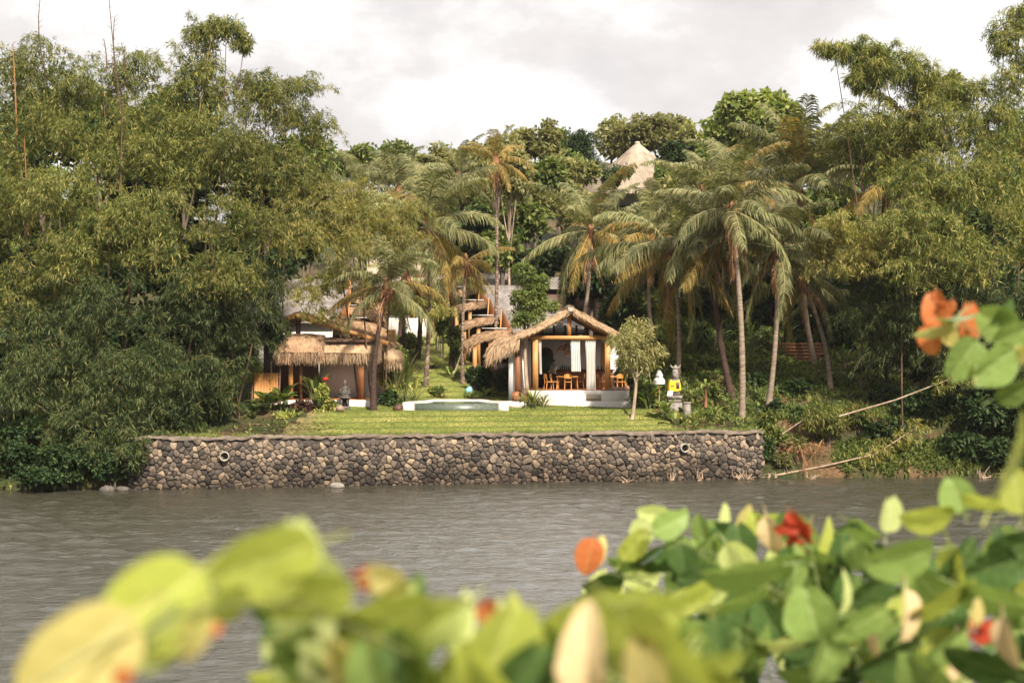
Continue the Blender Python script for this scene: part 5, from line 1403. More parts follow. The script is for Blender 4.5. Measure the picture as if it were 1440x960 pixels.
# wooded hillside behind
FILL = 'leafy trees of the wooded hillside'
LBF = 'leafy tree of the wooded hillside, mostly hidden behind palms and roofs'
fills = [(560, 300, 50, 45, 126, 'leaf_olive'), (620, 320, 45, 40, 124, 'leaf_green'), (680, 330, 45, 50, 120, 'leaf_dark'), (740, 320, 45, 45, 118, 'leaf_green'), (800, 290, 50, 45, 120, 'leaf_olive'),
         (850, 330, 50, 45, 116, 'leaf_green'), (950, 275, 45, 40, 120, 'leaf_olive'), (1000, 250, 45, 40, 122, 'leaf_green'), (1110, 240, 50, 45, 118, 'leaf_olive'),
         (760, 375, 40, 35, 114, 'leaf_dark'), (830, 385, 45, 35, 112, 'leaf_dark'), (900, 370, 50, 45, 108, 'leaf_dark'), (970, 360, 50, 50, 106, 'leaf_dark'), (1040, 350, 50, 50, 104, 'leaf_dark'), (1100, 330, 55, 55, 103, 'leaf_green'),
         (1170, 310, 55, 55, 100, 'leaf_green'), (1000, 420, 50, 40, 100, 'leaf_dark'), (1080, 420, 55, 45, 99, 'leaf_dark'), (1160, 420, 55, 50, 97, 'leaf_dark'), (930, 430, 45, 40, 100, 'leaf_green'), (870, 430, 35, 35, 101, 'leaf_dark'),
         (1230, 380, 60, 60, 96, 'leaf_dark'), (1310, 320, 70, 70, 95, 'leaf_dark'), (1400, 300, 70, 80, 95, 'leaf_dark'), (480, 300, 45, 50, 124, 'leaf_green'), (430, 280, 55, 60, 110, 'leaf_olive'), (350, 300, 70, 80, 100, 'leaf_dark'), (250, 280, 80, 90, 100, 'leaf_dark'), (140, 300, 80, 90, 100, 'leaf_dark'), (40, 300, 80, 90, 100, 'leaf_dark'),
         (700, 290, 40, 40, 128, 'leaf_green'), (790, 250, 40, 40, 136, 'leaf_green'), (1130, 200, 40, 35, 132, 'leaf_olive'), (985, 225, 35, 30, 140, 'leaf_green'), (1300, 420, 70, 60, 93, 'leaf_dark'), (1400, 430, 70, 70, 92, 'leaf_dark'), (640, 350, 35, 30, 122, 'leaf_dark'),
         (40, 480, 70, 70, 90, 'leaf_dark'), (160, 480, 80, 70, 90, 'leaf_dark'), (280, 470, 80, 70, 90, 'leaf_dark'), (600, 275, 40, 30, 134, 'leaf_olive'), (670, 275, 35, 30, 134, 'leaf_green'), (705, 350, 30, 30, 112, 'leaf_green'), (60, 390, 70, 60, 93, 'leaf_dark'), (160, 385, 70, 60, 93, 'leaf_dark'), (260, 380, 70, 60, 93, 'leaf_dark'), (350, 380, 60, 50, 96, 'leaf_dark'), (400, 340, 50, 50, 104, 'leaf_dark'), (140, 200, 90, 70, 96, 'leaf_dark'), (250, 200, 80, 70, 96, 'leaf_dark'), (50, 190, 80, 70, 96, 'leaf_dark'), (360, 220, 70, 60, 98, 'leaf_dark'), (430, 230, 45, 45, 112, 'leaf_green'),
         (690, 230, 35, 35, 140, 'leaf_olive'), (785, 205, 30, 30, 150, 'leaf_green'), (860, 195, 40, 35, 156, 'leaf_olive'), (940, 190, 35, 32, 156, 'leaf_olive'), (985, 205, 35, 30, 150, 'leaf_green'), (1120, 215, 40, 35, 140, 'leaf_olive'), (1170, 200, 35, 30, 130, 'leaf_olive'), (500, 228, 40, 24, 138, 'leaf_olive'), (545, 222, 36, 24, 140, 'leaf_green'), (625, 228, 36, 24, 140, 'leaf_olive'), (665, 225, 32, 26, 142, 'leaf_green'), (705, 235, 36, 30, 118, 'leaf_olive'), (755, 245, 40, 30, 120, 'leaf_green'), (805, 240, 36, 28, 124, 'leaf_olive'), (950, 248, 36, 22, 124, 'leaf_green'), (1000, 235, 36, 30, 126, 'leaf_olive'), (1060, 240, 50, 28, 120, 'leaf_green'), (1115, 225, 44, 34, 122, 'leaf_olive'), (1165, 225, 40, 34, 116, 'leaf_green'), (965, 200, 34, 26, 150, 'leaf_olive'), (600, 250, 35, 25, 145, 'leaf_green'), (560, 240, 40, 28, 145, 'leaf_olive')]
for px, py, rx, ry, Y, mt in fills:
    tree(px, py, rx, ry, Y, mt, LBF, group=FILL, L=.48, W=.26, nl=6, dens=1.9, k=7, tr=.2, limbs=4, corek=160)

# the wood goes on along the river on both sides
lb = []
for sd_, x0_ in ((1, 36), (-1, 34)):
    for i in range(90):
        x = sd_ * rng.uniform(x0_, 130); y = rng.uniform(80, 150); r_ = rng.uniform(3, 5.5)
        lb.append((np.array([x, y, Hs(x, y) + rng.uniform(2, 9)]), np.array([r_, r_, r_ * .9])))
mb = MB(); p, u = lobe_points(lb, 6, .9, -.4, .3); fans(mb, p, u, 7, .8, .42, .2, .5, .8); core(mb, lb, 90, 1.0, .6)
tag(mb.build('forest', M['leaf_green']), 'dense green riverside forest continuing along the far bank', 'forest', kind='stuff')

# ------------------------------------------------------------------ shrubs and garden plants
SH = 'dark understorey shrubs on the shaded slope'
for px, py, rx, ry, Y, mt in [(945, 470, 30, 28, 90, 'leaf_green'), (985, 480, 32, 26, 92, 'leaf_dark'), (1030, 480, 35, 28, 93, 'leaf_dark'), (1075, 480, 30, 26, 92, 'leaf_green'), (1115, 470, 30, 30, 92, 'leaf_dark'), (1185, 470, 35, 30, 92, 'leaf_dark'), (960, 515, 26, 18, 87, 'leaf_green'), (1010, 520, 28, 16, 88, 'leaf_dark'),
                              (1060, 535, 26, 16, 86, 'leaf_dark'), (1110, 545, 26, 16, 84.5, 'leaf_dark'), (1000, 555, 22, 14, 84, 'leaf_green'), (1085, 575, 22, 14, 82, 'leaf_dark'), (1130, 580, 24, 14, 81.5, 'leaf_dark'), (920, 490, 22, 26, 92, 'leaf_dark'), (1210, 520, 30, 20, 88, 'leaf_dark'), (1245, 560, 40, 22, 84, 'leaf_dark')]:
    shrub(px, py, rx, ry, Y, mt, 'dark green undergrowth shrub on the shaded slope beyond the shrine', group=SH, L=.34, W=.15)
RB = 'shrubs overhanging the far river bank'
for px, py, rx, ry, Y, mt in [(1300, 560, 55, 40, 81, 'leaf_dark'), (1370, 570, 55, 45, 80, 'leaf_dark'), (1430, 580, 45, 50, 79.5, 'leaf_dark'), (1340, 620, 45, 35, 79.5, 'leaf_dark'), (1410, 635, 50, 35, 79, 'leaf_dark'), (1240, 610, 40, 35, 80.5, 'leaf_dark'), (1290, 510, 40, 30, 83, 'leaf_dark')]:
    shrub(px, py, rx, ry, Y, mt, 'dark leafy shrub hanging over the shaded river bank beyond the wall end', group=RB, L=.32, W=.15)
LB = 'creeper-covered mounds on the near river bank'
for px, py, rx, ry, Y in [(25, 640, 55, 35, 72.5), (95, 645, 55, 32, 72), (160, 655, 32, 22, 71.8), (60, 670, 60, 16, 71.2), (15, 600, 50, 30, 73.5), (130, 610, 50, 25, 73.5)]:
    shrub(px, py, rx, ry, Y, 'leaf_dark', 'low mound of small-leaved creeper on the water edge under the dark bamboo', 'creeper_mound', 'creeper', LB, L=.2, W=.13, dens=9)
shrub(1165, 590, 42, 24, 80, 'bamboo', 'fine yellow-green bush drooping above the brown bank', L=.35, W=.05, dens=6, down=.6)
shrub(1215, 575, 40, 22, 80.5, 'bamboo', 'feathery green bush under the fallen bamboo culm', L=.35, W=.05, dens=6, down=.6)
shrub(1090, 610, 20, 14, 79.2, 'leaf_fresh', 'low bright green weeds at the broken end of the river wall', 'weed_clump', 'weeds', L=.22, W=.12)
shrub(1078, 634, 13, 18, 78.5, 'leaf_dark', 'dark weeds hanging beside the squared end of the river wall', 'weed_clump', 'weeds', L=.22, W=.1)
shrub(1105, 645, 18, 12, 78.4, 'leaf_olive', 'dry weeds on the brown bank just above the driftwood tangle', 'weed_clump', 'weeds', L=.22, W=.07)
shrub(1120, 620, 22, 12, 79, 'leaf_olive', 'olive weeds on top of the brown bank beside the wall end', 'weed_clump', 'weeds', L=.22, W=.1)
shrub(1080, 590, 10, 16, 80, 'leaf_fresh', 'yellow-green sapling bush by the pale leaning trunk', L=.24, W=.14)
shrub(905, 548, 22, 24, 82.5, 'leaf_green', 'broad green bush between the pavilion platform and the white parasol', L=.45, W=.16)
shrub(877, 525, 14, 22, 88, 'leaf_dark', 'dark bush close behind the open end of the pavilion', L=.35, W=.15)
shrub(668, 527, 12, 13, 90, 'leaf_dark', 'dark bush at the edge of the grass path below the yellow palm', L=.3, W=.13)
shrub(680, 535, 18, 18, 88, 'leaf_dark', 'dark bush in the shade of the pavilion eave', L=.3, W=.13)
shrub(705, 528, 10, 24, 89, 'leaf_dark', 'tall dark bush against the pavilion side wall', L=.3, W=.13)
shrub(640, 480, 14, 26, 97, 'leaf_green', 'green bush in front of the second stepped villa', L=.32, W=.14)
shrub(615, 425, 16, 22, 106, 'leaf_olive', 'thin-twigged bush beside the path lanterns', L=.35, W=.14, dens=3)
shrub(622, 455, 14, 20, 103, 'leaf_green', 'green bush along the path under the highest lantern', L=.32, W=.12, dens=4)
shrub(575, 478, 16, 12, 102, 'leaf_fresh', 'bright green bush in front of the white garden wall', L=.3, W=.14)
shrub(560, 505, 16, 22, 92, 'leaf_green', 'green bush between hut and spotted palm trunk', L=.32, W=.13)
shrub(612, 549, 16, 4, 86.5, 'leaf_green', 'low green ground bush at the foot of the spotted palm', L=.2, W=.1)
shrub(665, 555, 16, 4, 84.8, 'leaf_fresh', 'low strip of green planting across the path end', 'planting_strip', 'plants', L=.15, W=.06)
shrub(545, 560, 14, 10, 81.5, 'leaf_dark', 'dark low bush behind the leaning brown palm trunk', L=.3, W=.14)
for px, py, rx, ry, Y, mt, lb in [(545, 530, 10, 18, 83, 'leaf_lime', 'tall yellow variegated croton beside the leaning brown palm'), (548, 552, 13, 12, 82, 'leaf_lime', 'cream and green croton behind the leaning palm foot'), (462, 573, 13, 14, 79.4, 'leaf_lime', 'bright yellow variegated croton before the hut statue'),
                                  (448, 585, 14, 9, 78.4, 'leaf_lime', 'low yellow variegated bush at the lawn corner'), (455, 555, 12, 14, 79.8, 'leaf_lime', 'upright yellow-green croton under the red ginger flower'), (427, 570, 16, 13, 78.8, 'leaf_maroon', 'dark maroon bush beside the large taro leaves'), (405, 592, 18, 8, 77.6, 'leaf_lime', 'straggling low variegated plants on the bare soil by the wall')]:
    shrub(px, py, rx, ry, Y, mt, lb, 'croton_bush', 'bush', L=.26, W=.1, dens=7, corek=40)
big_leaf_plant(375, 78.6, 1.5, 17, .95, .55, 'leaf_green', 'large dark green taro with broad hanging leaves at the soil edge', 'taro_plant', erect=1.0)
big_leaf_plant(398, 79.2, 1.6, 14, .9, .5, 'leaf_green', 'large green taro close before the honey wood post of the hut', 'taro_plant', erect=1.1)
big_leaf_plant(355, 78.0, 1.1, 10, .8, .45, 'leaf_dark', 'smaller dark taro nearest the river wall', 'taro_plant', erect=.8)
gp = big_leaf_plant(443, 80.6, 2.2, 16, 1.0, .26, 'leaf_green', 'tall green ginger plant with one red flower beside the hut post', 'ginger_plant', erect=1.2, curve=.3)
mb = MB(); c = P(457, 533, 80.2); mb.blob(c, (.16, .14, .12), 9, 7, .15); mb.blob(c + (.12, 0, .03), (.1, .1, .08), 9, 7, .15); mb.build('flower', M['red_flower'], gp, True)
big_leaf_plant(570, 82.5, 2.6, 22, 1.7, .2, 'leaf_fresh', 'bright green fan palm plant beside the spotted palm trunk', 'areca_palm', erect=1.25, curve=.25)
big_leaf_plant(556, 82.2, 2.0, 20, 1.5, .17, 'leaf_olive', 'yellow-green arching palm plant behind the pool corner', 'areca_palm', erect=1.15, curve=.3)
big_leaf_plant(583, 84.5, 1.2, 12, 1.0, .14, 'leaf_lime', 'small yellowish palm plant at the back corner of the pool', 'areca_palm', erect=1.1, curve=.3)
big_leaf_plant(750, 82.0, 1.6, 26, 1.1, .12, 'leaf_lime', 'tuft of yellow-green strap leaves at the foot of the leafy tree', 'strap_leaf_plant', erect=1.2, petiole=.2)
big_leaf_plant(764, 82.1, .9, 20, .75, .1, 'leaf_olive', 'grey-green tuft of strap leaves against the white platform', 'strap_leaf_plant', erect=1.1, petiole=.2)
big_leaf_plant(738, 82.0, 1.2, 18, .9, .1, 'leaf_pale', 'pale tuft of strap leaves beside the wooden steps', 'strap_leaf_plant', erect=1.1, petiole=.2)
big_leaf_plant(681, 86.5, .9, 14, .8, .2, 'leaf_fresh', 'light green leafy plant at the edge of the path by the eave', 'strap_leaf_plant', erect=1.0, petiole=.3)
big_leaf_plant(635, 95, .7, 10, .7, .3, 'leaf_lime', 'pale large-leaved plant near the leaning bamboo pole', 'strap_leaf_plant', erect=.9)
big_leaf_plant(607, 98, .5, 12, .7, .2, 'leaf_maroon', 'dark maroon rosette plant beside the path below the rattan lantern', 'rosette_plant', erect=.7, petiole=.1)
big_leaf_plant(580, 97, .6, 12, .8, .2, 'leaf_maroon', 'dark rosette plant among the slender dark trunks', 'rosette_plant', erect=.7, petiole=.1)
big_leaf_plant(622, 86, .4, 10, .4, .14, 'leaf_maroon', 'reddish rosette plant near the spotted palm foot', 'rosette_plant', erect=.7, petiole=.1)
big_leaf_plant(912, 81.6, 1.3, 14, 1.0, .28, 'leaf_green', 'leafy green plant at the foot of the white parasol', 'broad_leaf_plant', erect=1.1)
big_leaf_plant(935, 79.8, 1.2, 12, .7, .42, 'leaf_fresh', 'broad pale green leaves in front of the shrine pedestal', 'broad_leaf_plant', erect=1.0)
big_leaf_plant(950, 79.2, .9, 14, .6, .25, 'leaf_fresh', 'bright green plants at the corner of the lawn by the stone post', 'broad_leaf_plant', erect=1.0)
big_leaf_plant(975, 79.6, .8, 20, .7, .07, 'leaf_lime', 'yellow-green grassy tuft beyond the stone post', 'grass_tuft', erect=1.2, petiole=.15)
big_leaf_plant(988, 79.4, .7, 20, .6, .06, 'leaf_pale', 'dry grassy tuft on the litter-covered slope', 'grass_tuft', erect=1.1, petiole=.15)
big_leaf_plant(1004, 80, .9, 12, .55, .2, 'leaf_fresh', 'young broad-leaved plant between litter slope and tall pale palm', 'broad_leaf_plant', erect=1.1)
big_leaf_plant(992, 81.5, 1.9, 12, .8, .14, 'leaf_fresh', 'small papaya-like tree with thin bare stem and fan of leaves', 'papaya_tree', cat='small tree', erect=.6, petiole=.15, zoff=1.25)
o = bpy.data.objects['papaya_tree']; mb = MB(); b_ = np.array(o.location); mb.tube([b_ - (0, 0, 1.5), b_ + (.03, 0, -.7), b_ + (0, 0, .1)], [.1, .085, .06], 8); mb.build('trunk', M['husk'], o, True)
for px, Y in ((942, 88), (972, 90), (1005, 91), (1055, 90), (1100, 90), (1185, 86)):
    big_leaf_plant(px, Y, 2.2, 18, .7, .2, 'leaf_green', 'tall thin-stemmed cassava plant with fingered leaves on the shaded slope', 'cassava_plant', erect=1.0, petiole=.9, group='cassava plants on the shaded slope')

# loose ground cover on the slopes and banks
n = 16000
gx = rng.uniform(9, 34, n); gd = rng.uniform(.6, 26, n)
n2 = 9000; gx = np.concatenate([gx, rng.uniform(-34, -8, n2)]); gd = np.concatenate([gd, rng.uniform(-.3, 20, n2)])
n3 = 9000; gx = np.concatenate([gx, rng.uniform(-30, 45, n3)]); gd = np.concatenate([gd, rng.uniform(26, 60, n3)])
n4 = 3500; gx = np.concatenate([gx, rng.uniform(14, 36, n4)]); gd = np.concatenate([gd, rng.uniform(.2, 3.5, n4)])
clear = in_lawn(gx, gd) | ((gx > -16) & (gx < -7.3) & (gd > 0.6) & (gd < 13) & (rng.random(len(gx)) < .93)) | ((gx > -8) & (gx < 8) & (gd > 6) & (gd < 17)) | ((gx > 14) & (gx < 18) & (gd < 2.4))
red = (gx > 18.2) & (gx < 24) & (gd > 8.5) & (gd < 12) & (rng.random(len(gx)) < .8)
litter = (gx > 9) & (gx < 12.6) & (gd < 2.2) & (rng.random(len(gx)) < .7)
ok = ~(clear | red | litter); gx, gd = gx[ok], gd[ok]; gy = gd + yb(gx)
p = np.stack([gx, gy, H(gx, gy)], 1)
mb = MB(); fans(mb, p, np.repeat(UP[None], len(p), 0), 7, .34, .12, -.1, .45, .65)
tag(mb.build('ground_cover', M['leaf_green']), 'tangled low green ground cover over the shaded slope and river banks', 'ground cover', kind='stuff')
n = 2600; gx = np.concatenate([rng.uniform(9.2, 13.4, n // 2), rng.uniform(-15, -9.5, n // 2)]); gd = rng.uniform(.6, 3.2, n); gy = gd + yb(gx)
p = np.stack([gx, gy, H(gx, gy) + .02], 1); d = rng.normal(0, 1, (n, 3)); d[:, 2] *= .12
mb = MB(); blades(mb, p, d, rng.uniform(.1, .35, n), rng.uniform(.03, .09, n), flat=.2)
tag(mb.build('leaf_litter', M['litter']), 'dry brown leaf litter scattered on bare soil above the river wall', 'leaf litter', kind='stuff')

# ------------------------------------------------------------------ timber, fallen bamboo, driftwood
c = P(1128, 512, 90); g = Hs(c[0], 90)
t = thing('timber_stack', 'low stack of brown timber boards behind the leaning palm trunks', 'timber', (c[0], 90, g))
mb = MB()
for r_ in range(6):
    for k in range(3): mb.box((c[0] - 1.3 + rng.normal(0, .1), 90 + k * .3, g + .05 + r_ * .21), (c[0] + 1.3 + rng.normal(0, .1), 90.26 + k * .3, g + .22 + r_ * .21))
mb.build('boards', M['wood_red'], t)
mb = MB(); mb.box((c[0] - 1.0, 89.95, g - .2), (c[0] - .9, 91, g + .05)); mb.box((c[0] + .9, 89.95, g - .2), (c[0] + 1.0, 91, g + .05)); mb.build('bearer', M['wood_dark'], t)
c = P(1168, 507, 87); c[2] = Hs(c[0], 87); t = thing('white_bucket', 'small white bucket standing on the red soil beyond the palms', 'bucket', c)
mb = MB(); mb.lathe([(.13, 0), (.17, .28), (.15, .28), (.12, .03)], c, 12); mb.build('body', M['plaster'], t, True); mb = MB(); q = np.linspace(0, math.pi, 9); mb.tube(np.stack([c[0] + .17 * np.cos(q), np.full(9, c[1]), c[2] + .27 + .1 * np.sin(q)], 1), .012, 4); mb.build('handle', M['stone_grey'], t)
for i, (pts, r_, lb) in enumerate([([(1092, 668), (1160, 655), (1232, 638), (1290, 600)], .075, 'long fallen bamboo culm sloping from the water up into the far bushes'), ([(1180, 585), (1260, 562), (1330, 535), (1360, 520)], .05, 'brown bamboo culm arching through the feathery bush'), ([(1100, 610), (1130, 590), (1150, 570)], .04, 'short thin stick standing slanted over the brown bank')]):
    q = np.array([P(x, y, 78.3 + .25 * k) for k, (x, y) in enumerate(pts)])
    tt = np.linspace(0, 1, 16); q = np.stack([np.interp(tt, np.linspace(0, 1, len(pts)), q[:, j]) for j in range(3)], 1)
    t = thing('fallen_culm', lb, 'bamboo culm', q[0])
    mb = MB(); mb.tube(q, np.linspace(r_, r_ * .4, 16), 7); mb.build('stem', M['branch' if i != 1 else 'bark_pale'], t, True)
    mb = MB(); pp = np.repeat(q[9:], 14, 0); pp = pp + rng.normal(0, .3, pp.shape); fans(mb, pp, np.repeat(np.array([[.6, -.3, .2]]), len(pp), 0), 7, .36, .055); mb.build('foliage', M['bamboo_pale' if i == 0 else 'bamboo'], t)
DW = 'dead branches stranded at the water line'
for i, (px, py, Y, w, h, lb) in enumerate([(880, 662, 76.2, 20, 14, 'stranded dead twigs under the wall left of the seep stain, widest bunch'), (945, 660, 76.6, 8, 20, 'pale upright dead stump leaning on the wall under the drain pipe'), (985, 660, 76.9, 10, 20, 'curved dead branch at the water line just past the seep stain'), (1037, 664, 77.2, 8, 16, 'small dead twig bunch close to the end of the wall'), (1052, 655, 77.4, 16, 14, 'thick pale driftwood log slanting up the wall end'), (1090, 666, 77.6, 20, 12, 'tangle of pale driftwood at the foot of the brown bank'), (1140, 668, 77.6, 14, 10, 'thin driftwood twigs in the water below the long fallen culm'), (1385, 655, 78.2, 16, 16, 'dead roots hanging into the water at the far shaded bank')]):
    c = P(px, py, Y); c[2] = .02; k = Y / F
    t = thing('dead_branch', lb, 'driftwood', c, DW)
    mb = MB()
    for j in range(7):
        a = c + np.array([rng.uniform(-.8, .3) * w * k * .7, -.1 + rng.uniform(-.15, .1), rng.uniform(-.05, .1)]); b_ = a + np.array([rng.uniform(-.6, 1.0) * w * k, rng.uniform(0, .1), rng.uniform(.2, 1) * h * k])
        mb.tube(arc(a, b_, rng.normal(0, .08, 3), 6), np.linspace(rng.uniform(.03, .07), .012, 6), 5)
    mb.build('branches', M['branch'], t, True)
t = thing('log_pile', 'untidy pile of grey dead branches on the red soil by the far bamboo', 'branch pile', P(1220, 505, 88) * (1, 1, 0) + (0, 0, Hs(PXw(1220, 88), 88)))
mb = MB(); b_ = np.array(t.location)
for j in range(22):
    a = b_ + np.array([rng.uniform(-1.6, 1.4), rng.uniform(-.5, .5), rng.uniform(0, .5)]); mb.tube(arc(a, a + np.array([rng.uniform(.6, 1.6), rng.uniform(-.4, .4), rng.uniform(-.2, .5)]), rng.normal(0, .1, 3), 6), np.linspace(.06, .02, 6), 5)
mb.build('branches', M['branch'], t, True)
t = thing('dead_frond_heap', 'heap of dry brown palm fronds slumped over the bank by the wall end', 'dead fronds', P(1130, 630, 78.8))
for i in range(7):
    o = bpy.data.objects.new('dead_frond', FR['d'][i % 3]); COL.objects.link(o); o.parent = t; o.rotation_euler = (rng.normal(0, .3), rng.normal(0, .3), rng.uniform(3.6, 6)); o.location = (rng.uniform(-.8, 1.2), rng.uniform(-.1, .5), rng.uniform(0, .5)); o.scale = (.5,) * 3
mb = MB(); q = rng.uniform(-1, 1, (300, 3)) * (1.3, .5, .25) + np.array(t.location); blades(mb, q, rng.normal(size=(300, 3)) * (1, .5, .4), .5, .03); mb.build('loose_leaflets', M['frond_dead'], t)
for i, (px, py, Y, r_, lb) in enumerate([(150, 682, 71.6, .3, 'dark rock at the water edge under the bamboo'), (172, 684, 71.7, .24, 'smaller dark rock touching the wall end'), (474, 680, 73.2, .3, 'pale flat rock lying against the wall foot in the water')]):
    c = P(px, py, Y); c[2] = .05; mb = MB(); mb.blob(c, (r_ * 1.4, r_, r_ * .7), 10, 8, .08); tag(mb.build('bank_rock', M['stone_dark' if i < 2 else 'stone_grey'], None, True), lb, 'rock')

# ------------------------------------------------------------------ foreground shrub
def fg_leaf_mat(name, base, tip, vein, transl=.45):
    m, nt = new_mat(name); L = nt.links.new
    tc = nt.nodes.new('ShaderNodeTexCoord'); sx = nt.nodes.new('ShaderNodeSeparateXYZ'); L(tc.outputs['Object'], sx.inputs[0])
    ab = N(nt, 'ShaderNodeMath', operation='ABSOLUTE'); L(sx.outputs['X'], ab.inputs[0])
    nz = noise(nt, 28, 4)
    c = ramp(nt, [(0.3, base), (0.7, tip)], nz)
    mr = N(nt, 'ShaderNodeMapRange'); L(ab.outputs[0], mr.inputs['Value']); mr.inputs['From Min'].default_value = 0.0; mr.inputs['From Max'].default_value = .03; mr.inputs['To Min'].default_value = .95; mr.inputs['To Max'].default_value = 0
    w = N(nt, 'ShaderNodeTexWave', Scale=10, Distortion=1.5); mp = mapped(nt, (2.2, 3.2, 0)); L(mp, w.inputs['Vector']); w.bands_direction = 'DIAGONAL'
    wv = N(nt, 'ShaderNodeMath', operation='MULTIPLY'); L(w.outputs['Fac'], wv.inputs[0]); wv.inputs[1].default_value = .22
    ad = N(nt, 'ShaderNodeMath', operation='ADD', use_clamp=True); L(mr.outputs[0], ad.inputs[0]); L(wv.outputs[0], ad.inputs[1])
    c = mixc(nt, c, vein, ad.outputs[0])
    c = mixc(nt, c, (.2, .13, .05), ramp(nt, [(.66, (0, 0, 0)), (.72, (.8,) * 3)], noise(nt, 9, 5)))
    oi = nt.nodes.new('ShaderNodeObjectInfo'); hs = nt.nodes.new('ShaderNodeHueSaturation'); r2 = N(nt, 'ShaderNodeMapRange'); L(oi.outputs['Random'], r2.inputs['Value']); r2.inputs['To Min'].default_value = .78; r2.inputs['To Max'].default_value = 1.22
    L(r2.outputs[0], hs.inputs['Value']); L(c, hs.inputs['Color']); c = hs.outputs[0]
    pb = N(nt, 'ShaderNodeBsdfPrincipled', Roughness=.42); L(c, pb.inputs['Base Color']); pb.inputs['Specular IOR Level'].default_value = .22
    tr = nt.nodes.new('ShaderNodeBsdfTranslucent'); L(mixc(nt, c, (1.5, 1.5, .9), 1.0, 'MULTIPLY'), tr.inputs['Color'])
    mx = nt.nodes.new('ShaderNodeMixShader'); mx.inputs[0].default_value = transl; L(pb.outputs[0], mx.inputs[1]); L(tr.outputs[0], mx.inputs[2])
    out = nt.nodes.new('ShaderNodeOutputMaterial'); L(mx.outputs[0], out.inputs[0])
    return m

FM = {'lime': fg_leaf_mat('lime_leaf', (.25, .3, .05), (.36, .38, .085), (.42, .44, .16)),
      'green': fg_leaf_mat('green_leaf', (.12, .19, .045), (.2, .275, .075), (.28, .34, .15), .35),
      'dark': fg_leaf_mat('deep_green_leaf', (.035, .075, .02), (.065, .115, .03), (.13, .18, .07), .25),
      'pale': fg_leaf_mat('pale_leaf', (.4, .46, .16), (.5, .54, .25), (.55, .58, .35)),
      'yellow': fg_leaf_mat('yellowing_leaf', (.42, .36, .14), (.52, .44, .18), (.5, .45, .25)),
      'beige': fg_leaf_mat('dry_beige_leaf', (.48, .34, .18), (.58, .45, .27), (.6, .48, .3), .2),
      'orange': fg_leaf_mat('orange_leaf', (.36, .07, .022), (.42, .15, .045), (.4, .2, .09), .28),
      'red': fg_leaf_mat('red_petal', (.3, .02, .012), (.42, .06, .03), (.42, .12, .06), .35)}


def fg_leaf_mesh(name, aspect, notch, fold, curl, seed):
    r = np.random.default_rng(seed)
    nu, nv = 15, 11
    u = np.linspace(0, 1, nu); v = np.linspace(-1, 1, nv)
    w = aspect * .5 * np.sin(np.pi * np.clip(u, 0, 1) ** .8) ** .55
    w[0] = .01; w[-1] = .02 + notch * .25
    U, V = np.meshgrid(u, v, indexing='ij')
    X = V * w[:, None]
    Y = U - notch * U ** 4 * (1 - np.abs(V) ** .8) * .35
    Z = np.abs(X) * fold - curl * U ** 2 + .02 * np.sin(6 * U + r.uniform(0, 6)) * np.abs(V) + .012 * r.normal(size=U.shape)
    mb = MB(); mb.grid(np.stack([X, Y, Z], -1)); mb.tube([(0, -.28, .03), (0, -.12, .02), (0, .02, .0)], [.018, .014, .014], 5)
    return mb

FGM = [fg_leaf_mesh('leaf', a, n_, f_, c_, i) for i, (a, n_, f_, c_) in enumerate([(.75, 0, .25, .12), (.85, .5, .35, .08), (.68, .1, .15, .25), (.95, .4, .3, .15), (.55, 0, .45, .3), (.8, 0, .05, .05)])]
CACHE = {}


def fg_leaf(parent, px, py, Y, length, ang, mat, tilt=0.0, roll=0.0, shape=0, nm='leaf', label=None):
    key = (shape, mat)
    if key not in CACHE:
        CACHE[key] = FGM[shape].mesh(nm, FM[mat], (0, .5, 0), True)
    o = bpy.data.objects.new(nm, CACHE[key]); COL.objects.link(o)
    a = math.radians(ang)
    ydir = Vector((math.cos(a), 0, math.sin(a))); nrm = Vector((0, -1, 0)); xdir = ydir.cross(nrm)
    R = Matrix((xdir, ydir, nrm)).transposed()
    sg = -1 if (math.cos(a) < 0) else 1
    R = R @ Matrix.Rotation(math.radians(sg * tilt * 1.15 + roll * .6), 3, 'Y') @ Matrix.Rotation(math.radians(tilt * .35), 3, 'X')
    s = length * Y / F
    c = P(px, py, Y) - np.array(parent.location)
    o.matrix_local = Matrix.Translation(Vector(c)) @ R.to_4x4() @ Matrix.Scale(s, 4)
    o.parent = parent
    if label: o['label'] = label
    return o


def fg_branch(parent, pts, r0=.002, r1=.0014):
    q = np.array([P(x_, y_, z_ * KB[parent.name]) for x_, y_, z_ in pts]); tt = np.linspace(0, 1, 30); q = np.stack([np.interp(tt, np.linspace(0, 1, len(pts)), q[:, j]) for j in range(3)], 1)
    mb = MB(); mb.tube(q, np.linspace(r0, r1, 30), 7); mb.build('branch', M['leafstalk'], parent, True)

FGG = 'blurred shrubs on the near bank'
NB = 5.85
KB = {'near_shrub': 1.1, 'near_shrub.001': 1.45, 'near_shrub.002': 2.2}
A_ = thing('near_shrub', 'blurred shrub with lime leaves and one long arching spray over the water', 'shrub', (.3, 1.25, NB), FGG)
B_ = thing('near_shrub', 'shrub with dense green leaves, red flower and an orange-red leaf pair over the water', 'shrub', (.75, 2.9, NB), FGG)
C_ = thing('near_shrub', 'shrub branch with orange young leaves and heart-shaped green leaves against the dark bamboo', 'shrub', (1.2, 3.1, NB), FGG)
fg_branch(A_, [(900, 1900, 1.25), (760, 1150, 1.25), (600, 930, 1.2), (430, 850, 1.1), (300, 850, 1.0), (160, 900, .95), (60, 960, .9)])
fg_branch(A_, [(820, 1500, 1.3), (840, 1050, 1.3), (870, 900, 1.4), (960, 830, 1.5)])
fg_branch(A_, [(760, 1150, 1.25), (680, 1000, 1.3), (610, 880, 1.3), (520, 830, 1.3)])
